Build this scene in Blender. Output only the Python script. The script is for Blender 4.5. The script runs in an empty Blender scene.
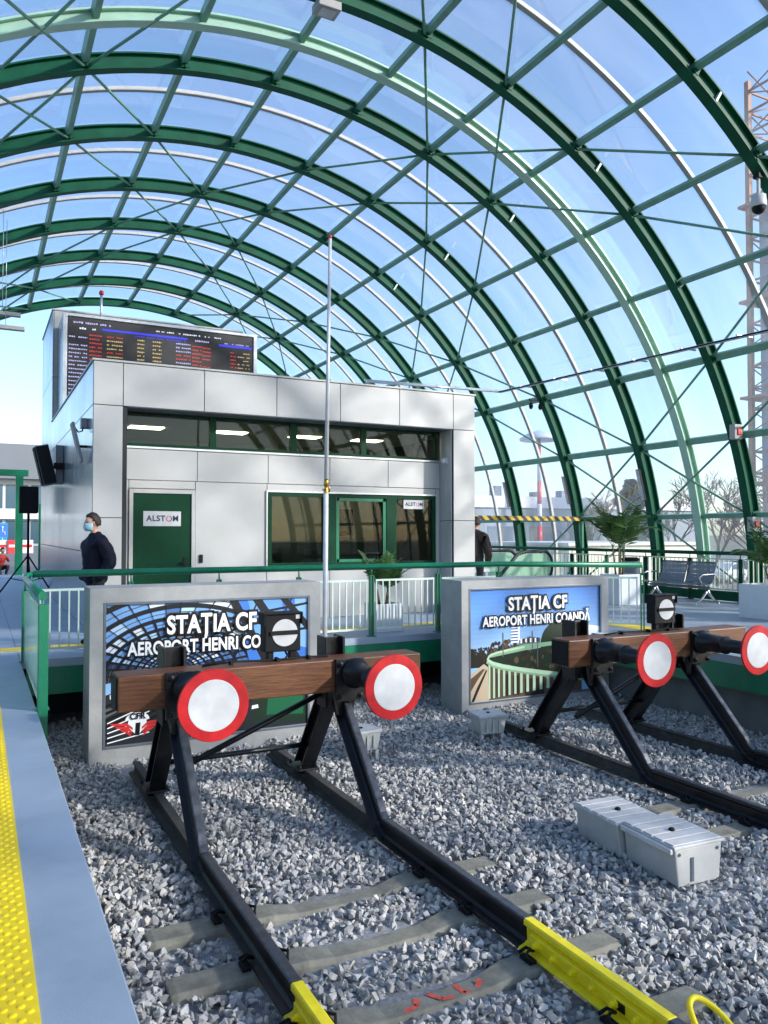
import bpy, bmesh, math, random
import numpy as np
from mathutils import Vector, Matrix, Euler
random.seed(7); rng = np.random.default_rng(11)
PI = math.pi; R_ = math.radians
SC = bpy.context.scene
COL = SC.collection

# ------------------------------------------------------------------ materials
def lin(r, g, b):
    f = lambda c: c/12.92 if c <= .04045 else ((c+.055)/1.055)**2.4
    return (f(r/255), f(g/255), f(b/255), 1)

def mat(name, col, rough=.5, metal=0., var=.0, scale=6., bump=0., bscale=60., spec=.5, col2=None, coat=0., coord='Object', stretch=None, chips=None):
    m = bpy.data.materials.new(name); m.use_nodes = True
    nt = m.node_tree; N = nt.nodes; L = nt.links
    b = N['Principled BSDF']
    b.inputs['Roughness'].default_value = rough; b.inputs['Metallic'].default_value = metal
    b.inputs['Specular IOR Level'].default_value = spec
    b.inputs['Coat Weight'].default_value = coat
    b.inputs['Base Color'].default_value = col
    tc = N.new('ShaderNodeTexCoord'); src = tc.outputs[coord]
    if stretch:
        mp = N.new('ShaderNodeMapping'); mp.inputs['Scale'].default_value = stretch
        L.new(src, mp.inputs['Vector']); src = mp.outputs['Vector']
    if var > 0 or col2:
        n = N.new('ShaderNodeTexNoise'); n.inputs['Scale'].default_value = scale; n.inputs['Detail'].default_value = 8
        n.inputs['Roughness'].default_value = .62
        L.new(src, n.inputs['Vector'])
        rp = N.new('ShaderNodeValToRGB')
        c2 = col2 or tuple(min(1, c*(1+var)) for c in col[:3])+(1,)
        c1 = col if col2 else tuple(c*(1-var) for c in col[:3])+(1,)
        rp.color_ramp.elements[0].position = .35; rp.color_ramp.elements[1].position = .66
        rp.color_ramp.elements[0].color = c1; rp.color_ramp.elements[1].color = c2
        L.new(n.outputs['Fac'], rp.inputs['Fac']); L.new(rp.outputs['Color'], b.inputs['Base Color'])
        mr = N.new('ShaderNodeMapRange')
        mr.inputs['To Min'].default_value = max(.03, rough-.1); mr.inputs['To Max'].default_value = min(1, rough+.12)
        L.new(n.outputs['Fac'], mr.inputs['Value']); L.new(mr.outputs['Result'], b.inputs['Roughness'])
    if chips:
        cs, ct, cc = chips
        n3 = N.new('ShaderNodeTexNoise'); n3.inputs['Scale'].default_value = cs; n3.inputs['Detail'].default_value = 9; n3.inputs['Roughness'].default_value = .7
        L.new(src, n3.inputs['Vector'])
        r3 = N.new('ShaderNodeMapRange'); r3.inputs['From Min'].default_value = ct; r3.inputs['From Max'].default_value = ct+.025
        L.new(n3.outputs['Fac'], r3.inputs['Value'])
        mx = N.new('ShaderNodeMix'); mx.data_type = 'RGBA'; L.new(r3.outputs['Result'], mx.inputs['Factor'])
        if b.inputs['Base Color'].is_linked: L.new(b.inputs['Base Color'].links[0].from_socket, mx.inputs['A'])
        else: mx.inputs['A'].default_value = col
        mx.inputs['B'].default_value = cc; L.new(mx.outputs['Result'], b.inputs['Base Color'])
    if bump > 0:
        n2 = N.new('ShaderNodeTexNoise'); n2.inputs['Scale'].default_value = bscale; n2.inputs['Detail'].default_value = 5
        L.new(src, n2.inputs['Vector'])
        bp = N.new('ShaderNodeBump'); bp.inputs['Strength'].default_value = bump; bp.inputs['Distance'].default_value = .01
        L.new(n2.outputs['Fac'], bp.inputs['Height']); L.new(bp.outputs['Normal'], b.inputs['Normal'])
    return m

def emit(name, col, s):
    m = bpy.data.materials.new(name); m.use_nodes = True
    b = m.node_tree.nodes['Principled BSDF']
    b.inputs['Base Color'].default_value = (.02, .02, .02, 1)
    b.inputs['Emission Color'].default_value = col; b.inputs['Emission Strength'].default_value = s
    return m

def glass(name, tint, gloss=.06, haze=0., hazecol=(.8, .86, .95, 1), rough=.02, streak=True):
    m = bpy.data.materials.new(name); m.use_nodes = True
    nt = m.node_tree; N = nt.nodes; L = nt.links; N.clear()
    out = N.new('ShaderNodeOutputMaterial')
    tr = N.new('ShaderNodeBsdfTransparent'); tr.inputs['Color'].default_value = tint
    gl = N.new('ShaderNodeBsdfGlossy'); gl.inputs['Roughness'].default_value = rough
    gl.inputs['Color'].default_value = (1, 1, 1, 1)
    fr = N.new('ShaderNodeFresnel'); fr.inputs['IOR'].default_value = 1.45
    mu = N.new('ShaderNodeMath'); mu.operation = 'MULTIPLY'; mu.inputs[1].default_value = gloss
    L.new(fr.outputs['Fac'], mu.inputs[0])
    mx = N.new('ShaderNodeMixShader'); L.new(mu.outputs[0], mx.inputs['Fac'])
    L.new(tr.outputs[0], mx.inputs[1]); L.new(gl.outputs[0], mx.inputs[2])
    last = mx
    if haze > 0:
        df = N.new('ShaderNodeBsdfDiffuse'); df.inputs['Color'].default_value = hazecol
        tl = N.new('ShaderNodeBsdfTranslucent'); tl.inputs['Color'].default_value = hazecol
        m2 = N.new('ShaderNodeMixShader'); m2.inputs['Fac'].default_value = .6
        L.new(df.outputs[0], m2.inputs[1]); L.new(tl.outputs[0], m2.inputs[2])
        m3 = N.new('ShaderNodeMixShader')
        if streak:  # noise streaks in the haze imitate reflections as well as dirt
            tc = N.new('ShaderNodeTexCoord'); mp = N.new('ShaderNodeMapping'); mp.inputs['Scale'].default_value = (.25, 1.2, .25)
            mp.inputs['Rotation'].default_value = (.3, .5, .2)
            n = N.new('ShaderNodeTexNoise'); n.inputs['Scale'].default_value = .9; n.inputs['Detail'].default_value = 6; n.inputs['Distortion'].default_value = .6
            L.new(tc.outputs['Object'], mp.inputs['Vector']); L.new(mp.outputs['Vector'], n.inputs['Vector'])
            mr = N.new('ShaderNodeMapRange'); mr.inputs['From Min'].default_value = .38; mr.inputs['From Max'].default_value = .75
            mr.inputs['To Min'].default_value = haze*.55; mr.inputs['To Max'].default_value = haze*2.2
            L.new(n.outputs['Fac'], mr.inputs['Value']); L.new(mr.outputs['Result'], m3.inputs['Fac'])
        else: m3.inputs['Fac'].default_value = haze
        L.new(last.outputs[0], m3.inputs[1]); L.new(m2.outputs[0], m3.inputs[2]); last = m3
    L.new(last.outputs[0], out.inputs['Surface'])
    return m

M = {}
M['rib'] = mat('rib_green_paint', (.003, .080, .040, 1), .5, var=.22, scale=2., spec=.18)
M['purlin'] = mat('purlin_green_paint', (.15, .32, .235, 1), .45, var=.14, scale=3.)
M['mint'] = mat('pale_mint_paint', (.36, .56, .43, 1), .35, var=.08, scale=2.)
M['green'] = mat('railing_green_paint', (.006, .17, .085, 1), .32, var=.12, scale=5.)
M['dgreen'] = mat('door_green_paint', (.001, .040, .017, 1), .45, var=.12, spec=.15)
M['pale'] = mat('pale_picket_paint', (.56, .68, .60, 1), .4, var=.06)
M['cream'] = mat('cream_picket_paint', (.66, .72, .55, 1), .4, var=.06)
M['rubber'] = mat('black_rubber', (.012, .012, .013, 1), .55, bump=.15)
M['black'] = mat('black_paint', (.0065, .0075, .010, 1), .36, spec=.4, var=.45, scale=9, bump=.12, bscale=70, chips=(12, .68, (.045, .036, .028, 1)))
M['blackmatt'] = mat('matt_black', (.005, .0055, .007, 1), .6, spec=.25)
M['railtop'] = mat('worn_rail_top', (.085, .092, .105, 1), .34, metal=.6, var=.35, scale=14, bump=.06)
M['baserust'] = mat('dusty_base_steel', (.05, .05, .046, 1), .7, var=.4, scale=8, bump=.2)
M['yellow'] = mat('yellow_gloss_paint', (.86, .70, .008, 1), .4, var=.1, scale=10, bump=.12, bscale=35, chips=(16, .70, (.10, .085, .03, 1)))
M['tactile'] = mat('tactile_yellow', (.88, .63, .004, 1), .55, var=.12, scale=4, bump=.1, chips=(9, .72, (.45, .33, .05, 1)))
M['wood'] = mat('varnished_brown_beam', (.078, .027, .0095, 1), .45, col2=(.165, .060, .020, 1), scale=5, bump=.25, bscale=14, stretch=(.7, 9, 9))
M['red'] = mat('red_disc_paint', (.44, .010, .014, 1), .5, var=.22, scale=7, spec=.3, bump=.1, bscale=30, chips=(18, .69, (.16, .03, .03, 1)))
M['white'] = mat('white_disc_paint', (.52, .53, .54, 1), .5, var=.12, scale=5, bump=.06, bscale=25, chips=(14, .70, (.33, .32, .30, 1)))
M['whitebox'] = mat('white_planter_gloss', (.62, .66, .69, 1), .3, var=.03)
M['cabinet'] = mat('light_grey_cabinet', (.47, .475, .455, 1), .55, var=.1, scale=4, bump=.06)
M['cablid'] = mat('ribbed_lid', (.54, .54, .53, 1), .5, var=.14, scale=6, bump=.06)
M['clad'] = mat('silver_cladding', (.435, .44, .435, 1), .38, metal=.1, var=.07, scale=1.1, bump=.03, bscale=1.6)
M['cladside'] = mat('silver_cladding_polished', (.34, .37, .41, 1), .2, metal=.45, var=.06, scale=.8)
M['joint'] = mat('dark_joint_and_void', (.025, .028, .032, 1), .8)
M['alu'] = mat('aluminium', (.62, .64, .67, 1), .3, metal=.75, var=.08)
M['steel'] = mat('stainless', (.55, .57, .6, 1), .22, metal=1.)
M['perf'] = mat('grey_perforated_metal', (.15, .175, .21, 1), .42, metal=.5, var=.1)
M['signgrey'] = mat('grey_sign_render', (.31, .318, .318, 1), .72, var=.13, scale=3, bump=.2, bscale=50)
M['signside'] = M['signgrey']
M['concrete'] = mat('sleeper_concrete', (.20, .195, .16, 1), .85, var=.28, scale=7, bump=.35, bscale=45)
M['conc2'] = mat('wall_concrete', (.16, .17, .165, 1), .88, var=.2, scale=3, bump=.25)
M['floor'] = mat('blue_grey_platform_coating', (.29, .355, .435, 1), .5, var=.14, scale=1.3, bump=.12, bscale=140, chips=(3.2, .68, (.235, .28, .33, 1)))
M['floorR'] = mat('grey_platform_coating', (.30, .34, .385, 1), .5, var=.09, scale=1.6, bump=.1, bscale=140)
M['kerb'] = mat('pale_kerb', (.58, .59, .58, 1), .6, var=.08)
M['beige'] = mat('beige_kerb', (.55, .45, .30, 1), .7, var=.1)
M['asphalt'] = mat('asphalt', (.13, .14, .14, 1), .85, var=.15, scale=.8, bump=.2)
M['earth'] = mat('ground_mixed', (.07, .085, .05, 1), .95, col2=(.16, .145, .11, 1), scale=.08)
M['brass'] = mat('brass', (.42, .26, .06, 1), .3, metal=.9)
M['redpl'] = mat('red_plastic', (.6, .02, .02, 1), .35)
M['glass'] = glass('roof_polycarbonate', (.965, .98, 1., 1), 0.22, .05)
M['winglass'] = glass('window_glass', (.60, .66, .62, 1), .5, 0.)
M['railglass'] = glass('railing_glass', (.72, .9, .78, 1), 1., .38, (.66, .85, .70, 1), streak=False)
M['gbar'] = mat('grey_glazing_bar', (.36, .35, .335, 1), .5, var=.08)
M['soil'] = mat('potting_soil', (.03, .02, .012, 1), .95, bump=.6)
M['leaf'] = mat('palm_leaf', (.035, .105, .02, 1), .45, col2=(.085, .17, .035, 1), scale=9)
M['stem'] = mat('palm_stem', (.12, .105, .05, 1), .8, var=.3, scale=20, bump=.4)
M['skin'] = mat('skin', (.52, .30, .21, 1), .55, var=.05)
M['hair'] = mat('dark_brown_hair', (.012, .0065, .0045, 1), .65, bump=.5, bscale=120)
M['navy'] = mat('navy_jacket_fabric', (.005, .006, .018, 1), .7, spec=.2, var=.25, scale=10, bump=.5, bscale=28)
M['trouser'] = mat('dark_trousers', (.012, .013, .02, 1), .8, bump=.2)
M['mask'] = mat('surgical_mask_blue', (.28, .48, .58, 1), .8, bump=.2, bscale=50)
M['brownj'] = mat('dark_brown_jacket', (.028, .018, .016, 1), .75, bump=.3)
M['redj'] = mat('red_jacket', (.42, .03, .025, 1), .7, bump=.2)
M['ledface'] = mat('led_panel_face', (.016, .016, .018, 1), .5)
M['eye'] = mat('dark_eye', (.01, .008, .006, 1), .3)

# ------------------------------------------------------------------ mesh builder
class MB:
    def __init__(s): s.v = []; s.f = []; s.m = []; s.sm = []
    def add(s, vs, fs, mi=0, smooth=False):
        o = len(s.v); s.v += [tuple(v) for v in vs]
        for f in fs: s.f.append(tuple(i+o for i in f)); s.m.append(mi); s.sm.append(smooth)
        return s
    def box(s, x0, x1, y0, y1, z0, z1, mi=0, mtx=None):
        vs = [Vector(p) for p in ((x0,y0,z0),(x1,y0,z0),(x1,y1,z0),(x0,y1,z0),(x0,y0,z1),(x1,y0,z1),(x1,y1,z1),(x0,y1,z1))]
        if mtx is not None: vs = [mtx @ v for v in vs]
        return s.add(vs, [(0,3,2,1),(4,5,6,7),(0,1,5,4),(1,2,6,5),(2,3,7,6),(3,0,4,7)], mi)
    def prism(s, poly, axis, a, b, mi=0, smooth=False):
        # poly: 2D points; axis 'y': (x,z); 'x': (y,z); 'z': (x,y)
        def P(p, t):
            return {'y': (p[0], t, p[1]), 'x': (t, p[0], p[1]), 'z': (p[0], p[1], t)}[axis]
        n = len(poly)
        vs = [P(p, a) for p in poly]+[P(p, b) for p in poly]
        s.add(vs, [tuple(range(n))[::-1], tuple(range(n, 2*n))], mi)
        o = len(s.v)-2*n
        for i in range(n):
            j = (i+1) % n; s.f.append((o+i, o+j, o+n+j, o+n+i)); s.m.append(mi); s.sm.append(smooth)
        return s
    def tube(s, pts, r, n=10, mi=0, cap=True, smooth=True, closed=False):
        pts = [Vector(p) for p in pts]; rs = r if isinstance(r, (list, tuple)) else [r]*len(pts)
        rings = []; ref = None; K = len(pts)
        for i, p in enumerate(pts):
            if closed: d = pts[(i+1) % K]-pts[i-1]
            else: d = pts[min(i+1, K-1)]-pts[max(i-1, 0)]
            d.normalize()
            if ref is None:
                ref = Vector((0,0,1)) if abs(d.z) < .9 else Vector((1,0,0))
            u = (ref-d*ref.dot(d)); u.normalize(); w = d.cross(u); ref = u
            rings.append([p+u*rs[i]*math.cos(2*PI*k/n)+w*rs[i]*math.sin(2*PI*k/n) for k in range(n)])
        vs = [q for g in rings for q in g]; fs = []
        for i in range(K if closed else K-1):
            i2 = (i+1) % K
            for k in range(n):
                k2 = (k+1) % n; fs.append((i*n+k, i*n+k2, i2*n+k2, i2*n+k))
        s.add(vs, fs, mi, smooth)
        if cap and not closed:
            o = len(s.v)-len(vs)
            s.f += [tuple(o+k for k in range(n))[::-1], tuple(o+(K-1)*n+k for k in range(n))]; s.m += [mi, mi]; s.sm += [False, False]
        return s
    def lathe(s, prof, axis_o, axis_d, n=32, mi=0, smooth=True):
        # prof: list (r, t) along axis
        o = Vector(axis_o); d = Vector(axis_d).normalized()
        u = (Vector((0,0,1)) if abs(d.z) < .9 else Vector((1,0,0))); u = (u-d*u.dot(d)).normalized(); w = d.cross(u)
        vs = []; fs = []
        for r, t in prof:
            for k in range(n):
                a = 2*PI*k/n; vs.append(o+d*t+u*r*math.cos(a)+w*r*math.sin(a))
        for i in range(len(prof)-1):
            for k in range(n):
                k2 = (k+1) % n; fs.append((i*n+k, i*n+k2, (i+1)*n+k2, (i+1)*n+k))
        s.add(vs, fs, mi, smooth)
        b = len(s.v)-len(vs)
        s.f += [tuple(b+k for k in range(n))[::-1], tuple(b+(len(prof)-1)*n+k for k in range(n))]; s.m += [mi]*2; s.sm += [False]*2
        return s
    def sweep(s, prof, frames, mi=0, smooth=False, cap=True):
        # prof: 2D (a,b); frames: (origin, A, B)
        n = len(prof); vs = []
        for o, A, B in frames: vs += [o+A*a+B*b for a, b in prof]
        fs = []
        for i in range(len(frames)-1):
            for k in range(n):
                k2 = (k+1) % n; fs.append((i*n+k, i*n+k2, (i+1)*n+k2, (i+1)*n+k))
        if cap: fs += [tuple(range(n))[::-1], tuple((len(frames)-1)*n+k for k in range(n))]
        return s.add(vs, fs, mi, smooth)
    def ball(s, c, r, mi=0, n=12, sc=(1,1,1)):
        c = Vector(c); vs = []; fs = []; m = n//2
        for i in range(m+1):
            t = PI*i/m
            for k in range(n):
                a = 2*PI*k/n
                vs.append(c+Vector((r*sc[0]*math.sin(t)*math.cos(a), r*sc[1]*math.sin(t)*math.sin(a), r*sc[2]*math.cos(t))))
        for i in range(m):
            for k in range(n):
                k2 = (k+1) % n; fs.append((i*n+k, (i+1)*n+k, (i+1)*n+k2, i*n+k2))
        return s.add(vs, fs, mi, True)
    def build(s, name, mats, parent=None, bevel=0, fix=True, wn=False):
        me = bpy.data.meshes.new(name); me.from_pydata(s.v, [], s.f)
        ml = mats if isinstance(mats, list) else [mats]
        for m in ml: me.materials.append(m)
        me.polygons.foreach_set('material_index', s.m); me.polygons.foreach_set('use_smooth', s.sm)
        if fix:
            bm = bmesh.new(); bm.from_mesh(me); bmesh.ops.recalc_face_normals(bm, faces=bm.faces); bm.to_mesh(me); bm.free()
        me.update()
        o = bpy.data.objects.new(name, me); COL.objects.link(o)
        if parent: o.parent = parent
        if bevel:
            b = o.modifiers.new('bevel', 'BEVEL'); b.width = bevel; b.segments = 2; b.limit_method = 'ANGLE'; b.angle_limit = R_(40)
        return o

def tag(o, label=None, cat=None, group=None, kind=None):
    if label: o['label'] = label
    if cat: o['category'] = cat
    if group: o['group'] = group
    if kind: o['kind'] = kind
    return o
def empty(name, loc=(0,0,0), rz=0):
    o = bpy.data.objects.new(name, None); COL.objects.link(o); o.location = loc; o.rotation_euler = (0,0,rz)
    o.empty_display_size = .2
    return o
def copy_tree(o, parent=None):
    c = o.copy(); COL.objects.link(c)
    if parent: c.parent = parent
    for ch in list(o.children): copy_tree(ch, c)
    return c
def text_mesh(body, size, offset=0., extrude=.001, align='CENTER', shear=0, space=1.):
    cu = bpy.data.curves.new('txt', 'FONT'); cu.body = body; cu.size = size; cu.offset = offset; cu.extrude = extrude
    cu.align_x = align; cu.align_y = 'CENTER'; cu.resolution_u = 4; cu.space_character = space
    o = bpy.data.objects.new('txt', cu); COL.objects.link(o)
    bpy.context.view_layer.update()
    me = bpy.data.meshes.new_from_object(o.evaluated_get(bpy.context.evaluated_depsgraph_get()))
    bpy.data.objects.remove(o); return me
def text_obj(name, body, size, m, parent, loc, rot, offset=0., extrude=.001, width=None, space=1.):
    me = text_mesh(body, size, offset, extrude, space=space); me.name = name
    me.materials.clear(); me.materials.append(m)
    o = bpy.data.objects.new(name, me); COL.objects.link(o); o.parent = parent; o.location = loc; o.rotation_euler = rot
    return o
def skinned(name, joints, bones, mats, subsurf=2, root=0):
    me = bpy.data.meshes.new(name)
    me.from_pydata([j[:3] for j in joints], bones, [])
    o = bpy.data.objects.new(name, me); COL.objects.link(o)
    o.modifiers.new('skin', 'SKIN')
    sl = me.skin_vertices[0].data if me.skin_vertices else None
    if sl is None:
        bm = bmesh.new(); bm.from_mesh(me); bm.verts.layers.skin.verify(); bm.to_mesh(me); bm.free(); sl = me.skin_vertices[0].data
    for i, j in enumerate(joints):
        r = j[3]; sl[i].radius = (r, r) if not isinstance(r, tuple) else r
        sl[i].use_root = (i == root)
    ss = o.modifiers.new('sub', 'SUBSURF'); ss.levels = subsurf; ss.render_levels = subsurf
    bpy.context.view_layer.update()
    dg = bpy.context.evaluated_depsgraph_get()
    m2 = bpy.data.meshes.new_from_object(o.evaluated_get(dg))
    bpy.data.objects.remove(o)
    m2.name = name; m2.materials.clear()
    for m in mats: m2.materials.append(m)
    for p in m2.polygons: p.use_smooth = True
    o = bpy.data.objects.new(name, m2); COL.objects.link(o)
    return o

# ------------------------------------------------------------------ camera, light, world
F = 788.; yaw = math.atan(406/788); pitch = math.atan(21/788)
fw = Vector((math.sin(yaw)*math.cos(pitch), math.cos(yaw)*math.cos(pitch), math.sin(pitch)))
rt = Vector((math.cos(yaw), -math.sin(yaw), 0)); up = rt.cross(fw)
CAMZ = 1.56
cd = bpy.data.cameras.new('camera'); cam = bpy.data.objects.new('camera', cd); COL.objects.link(cam)
cam.matrix_world = Matrix(((rt.x, up.x, -fw.x, 0), (rt.y, up.y, -fw.y, 0), (rt.z, up.z, -fw.z, CAMZ), (0,0,0,1)))
cd.sensor_fit = 'VERTICAL'; cd.sensor_height = 36; cd.lens = F/1024*36; cd.clip_start = .05; cd.clip_end = 3000
SC.camera = cam
SUN_EL, SUN_AZ = 25., 43.      # azimuth: to the right of straight behind the camera's rail axis
w = bpy.data.worlds.new('World'); SC.world = w; w.use_nodes = True
nt = w.node_tree; bg = nt.nodes['Background']
sky = nt.nodes.new('ShaderNodeTexSky'); sky.sky_type = 'NISHITA'; sky.sun_disc = False
sky.sun_elevation = R_(SUN_EL); sky.sun_rotation = R_(180-SUN_AZ); sky.air_density = 1.0; sky.dust_density = 1.1; sky.ozone_density = 3.2
nt.links.new(sky.outputs[0], bg.inputs['Color']); bg.inputs['Strength'].default_value = .15
sd = bpy.data.lights.new('sun', 'SUN'); sd.energy = 2.8; sd.angle = R_(2.4); sd.color = (1, .93, .84)
so = bpy.data.objects.new('sun', sd); COL.objects.link(so)
e, a = R_(SUN_EL), R_(SUN_AZ)
sv = Vector((math.sin(a)*math.cos(e), -math.cos(a)*math.cos(e), math.sin(e)))
so.rotation_euler = sv.to_track_quat('Z', 'Y').to_euler(); so.location = sv*40
SC.view_settings.view_transform = 'Standard'; SC.view_settings.look = 'None'
SC.view_settings.exposure = 1.22; SC.view_settings.gamma = 1
SC.cycles.transparent_max_bounces = 24; SC.cycles.max_bounces = 8; SC.cycles.use_denoising = True
SC.cycles.sample_clamp_indirect = 6

# ------------------------------------------------------------------ the setting
Y0, Y1 = -16., 33.       # extent of the hall along the tracks
g = MB()
g.box(-900, 900, -300, 1500, -3.2, -2.0)
tag(g.build('ground', M['earth']), kind='structure')
g = MB(); g.box(-60, 15.9, 33.6, 140, -1.9, -.12)
tag(g.build('forecourt', M['asphalt']), kind='structure')
g = MB(); g.box(40, 130, 20, 110, -1.996, -1.97)
tag(g.build('car_park', M['asphalt']), kind='structure')
# platforms
g = MB(); g.box(-5.6, .48, Y0, Y1, -.35, 0)
pl = tag(g.build('platform', M['floor'], bevel=.008), kind='structure')
g = MB(); g.box(-5.6, .40, Y0, 10.6, -1.9, -.352); g.build('platform_wall', M['conc2'], pl)
g = MB(); g.prism([(.482, 10.62), (7.67, 10.62), (8.546, 9.92), (8.546, Y1), (.482, Y1)], 'z', -.1, 0)
pc = tag(g.build('concourse', M['floor']), kind='structure')
g = MB(); g.box(.55, 7.67, 10.625, 10.68, -.44, -.102)
g.box(0, 1.12, -.0, .05, -.44, -.102, mtx=Matrix.Translation((7.672, 10.622, 0)) @ Matrix.Rotation(math.atan2(-.70, .876), 4, 'Z'))
g.build('concourse_fascia', M['green'], pc)
g = MB(); g.box(.40, 8.9, 12.2, 12.4, -1.9, -.102); g.build('concourse_void_shade', M['joint'], pc)  # near-black wall: shade of the void under the slab put into the colour
g = MB(); g.box(8.55, 15.8, Y0, Y1, -.1, 0)
pr = tag(g.build('right_platform', M['floorR']), kind='structure')
g = MB(); g.box(8.552, 8.62, Y0, 9.9, -.42, -.102); g.build('platform_fascia', M['green'], pr)
g = MB(); g.box(8.9, 9.05, Y0, 12.0, -1.9, -.102); g.build('platform_wall', M['conc2'], pr)
g = MB(); g.box(8.53, 8.70, Y0, 9.78, 0.0, .006); g.build('edge_stripe', M['kerb'], pr)
g = MB(); g.box(9.3, 9.42, Y0, 9.2, 0.0, .005); g.box(9.9, 15.2, 15.45, 15.58, 0, .005)
g.build('floor_line', M['kerb'], pr)
g = MB(); g.box(-5.4, .4, 26.0, 26.35, 0, .10)
tag(g.build('beige_kerb', M['beige'], bevel=.01), 'low beige kerb crossing the far end of the left platform', 'kerb')
g = MB(); g.box(.40, 8.9, -16, 12.2, -2.0, -1.012)
tag(g.build('ballast_bed', mat('stone_dust', (.16, .17, .185, 1), .95, col2=(.30, .31, .33, 1), scale=30, bump=.6, bscale=40)), kind='structure')

# tactile strips
def tactile(name, x0, x1, y0, y1, dots, label):
    g = MB(); g.box(x0, x1, y0, y1, .0, .006)
    if dots:
        st = .052; nx = int((x1-x0)/st)
        y = y0+st/2; row = 0
        while y < min(y1, 7):
            for i in range(nx):
                x = x0+st*(.5+i)+(st/2 if row % 2 else 0)
                if x > x1-.015: continue
                vs = []; n = 8
                for rr, zz in ((.015, .006), (.0115, .0095), (.006, .0112)):
                    vs += [(x+rr*math.cos(2*PI*k/n), y+rr*math.sin(2*PI*k/n), zz) for k in range(n)]
                fs = [(i2*n+k, i2*n+(k+1) % n, (i2+1)*n+(k+1) % n, (i2+1)*n+k) for i2 in range(2) for k in range(n)]+[tuple(2*n+k for k in range(n))]
                g.add(vs, fs, 0, True)
            y += st*.8; row += 1
    tag(g.build(name, M['tactile'], fix=False), label, 'tactile strip')
tactile('tactile_strip', -.22, .198, 1.4, 11.5, True, 'yellow tactile warning strip with raised dots running along the left platform edge')
tactile('tactile_strip', -4.5, 8.2, 11.55, 11.85, False, 'yellow tactile strip crossing the concourse behind the railing, under the man in navy')
tactile('tactile_strip', 9.5, 9.9, -2, 14.6, False, 'yellow tactile strip on the right platform beside the bench')
g = MB(); g.box(-4.5, 8.2, 11.40, 11.48, 0, .005); g.build('white_line', M['kerb'], pc)

# ------------------------------------------------------------------ vaulted roof
RV = 10.3; XC, ZC = 5.10, .17; BAY = 2.83; YA0 = 8.96
def yk(k): return YA0+BAY*k
def vp(th, y, r=RV):
    t = R_(th); return Vector((XC+r*math.cos(t), y, ZC+r*math.sin(t)))
roof = tag(empty('vaulted_roof', (XC, 12, 0)), 'glazed barrel vault of dark green steel ribs spanning the whole station hall', 'roof')
def rp(o): o.parent = roof; o.matrix_parent_inverse = Matrix.Translation((-XC, -12, 0)); return o
def isec(d, wd, tf, tw):
    a, b, c = d/2, wd/2, tw/2
    return [(-a,-b),(-a+tf,-b),(-a+tf,-c),(a-tf,-c),(a-tf,-b),(a,-b),(a,b),(a-tf,b),(a-tf,c),(-a+tf,c),(-a+tf,b),(-a,b)]
def arch(y, prof, r, n=84, t0=-.9, t1=180.9):
    fr = []
    for i in range(n+1):
        th = t0+(t1-t0)*i/n; t = R_(th)
        fr.append((vp(th, y, r), Vector((math.cos(t), 0, math.sin(t))), Vector((0,1,0))))
    return MB().sweep(prof, fr)
KS = range(-8, 9)
for k in KS:
    o = rp(arch(yk(k), isec(.29, .20, .03, .045), RV).build('arch_rib', M['rib']))
    b = MB()
    for sx in (-1, 1):
        x = XC+sx*RV; b.box(x-.3, x+.3, yk(k)-.2, yk(k)+.2, 0, .03)
        for dx in (-.24, .24):
            for dy in (-.14, .14): b.lathe([(.02, 0), (.02, .03)], (x+dx, yk(k)+dy, .03), (0,0,1), 6)
    bp = b.build('base_plate', M['rib'], o)
    # node plates where purlins meet the rib
    b = MB()
    for th in range(10, 180, 10):
        t = R_(th)
        m = Matrix(((math.cos(t), 0, -math.sin(t), 0), (0,1,0,0), (math.sin(t), 0, math.cos(t), 0), (0,0,0,1)))
        m.translation = vp(th, yk(k), RV)
        for s in (-1, 1): b.box(-.11, .112, s*.026, s*.14, -.012, .012, mtx=m); b.box(-.10, .10, s*.106, s*.122, -.085, .085, mtx=m)
    b.build('node_plate', M['rib'], o)
o = rp(arch(yk(1.5), isec(.23, .21, .035, .06), RV).build('joint_arch', M['mint']))
for k in list(range(-8, 8)):
    if k == 1: continue
    rp(arch(yk(k+.5), [(-.03,-.05),(.045,-.05),(.045,.05),(-.03,.05)], RV+.215).build('glazing_bar', M['gbar']))
for th in range(10, 180, 10):
    t = R_(th); A = Vector((math.cos(t), 0, math.sin(t))); B = Vector((-math.sin(t), 0, math.cos(t)))
    pr_ = [(-.062,-.055),(.062,-.055),(.062,.055),(-.062,.055)]
    if th in (20, 30): pr_ = [(-.062,-.075),(.062,-.075),(.062,.075),(-.062,.075)]
    rp(MB().sweep(pr_, [(vp(th, yk(-8)-.3, RV+.03), A, B), (vp(th, yk(8)+.15, RV+.03), A, B)]).build('purlin', M['purlin']))
# bracing rods: helical runs from node to node
def runs(seq):
    g = MB()
    for p, q in seq: g.tube([p, q], .027, 8); 
    for p, q in seq: g.ball(p, .05, n=8)
    rp(g.build('brace_rod', M['purlin'], fix=False))
def th_ok(t): return 0 <= t <= 18
for S in (-2, -1, 3, 4, 8, 9, 13, 14, 18, 19, 23, 24):
    sg = [(vp(10*(S-k), yk(k), RV-.06), vp(10*(S-k-1), yk(k+1), RV-.06)) for k in range(-4, 8) if th_ok(S-k) and th_ok(S-k-1)]
    if sg: runs(sg)
for T in (-6, -5, -1, 0, 4, 5, 9, 10, 14, 15, 19, 20):
    sg = [(vp(10*(T+k), yk(k), RV-.06), vp(10*(T+k+1), yk(k+1), RV-.06)) for k in range(-4, 8) if th_ok(T+k) and th_ok(T+k+1)]
    if sg: runs(sg)
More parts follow.
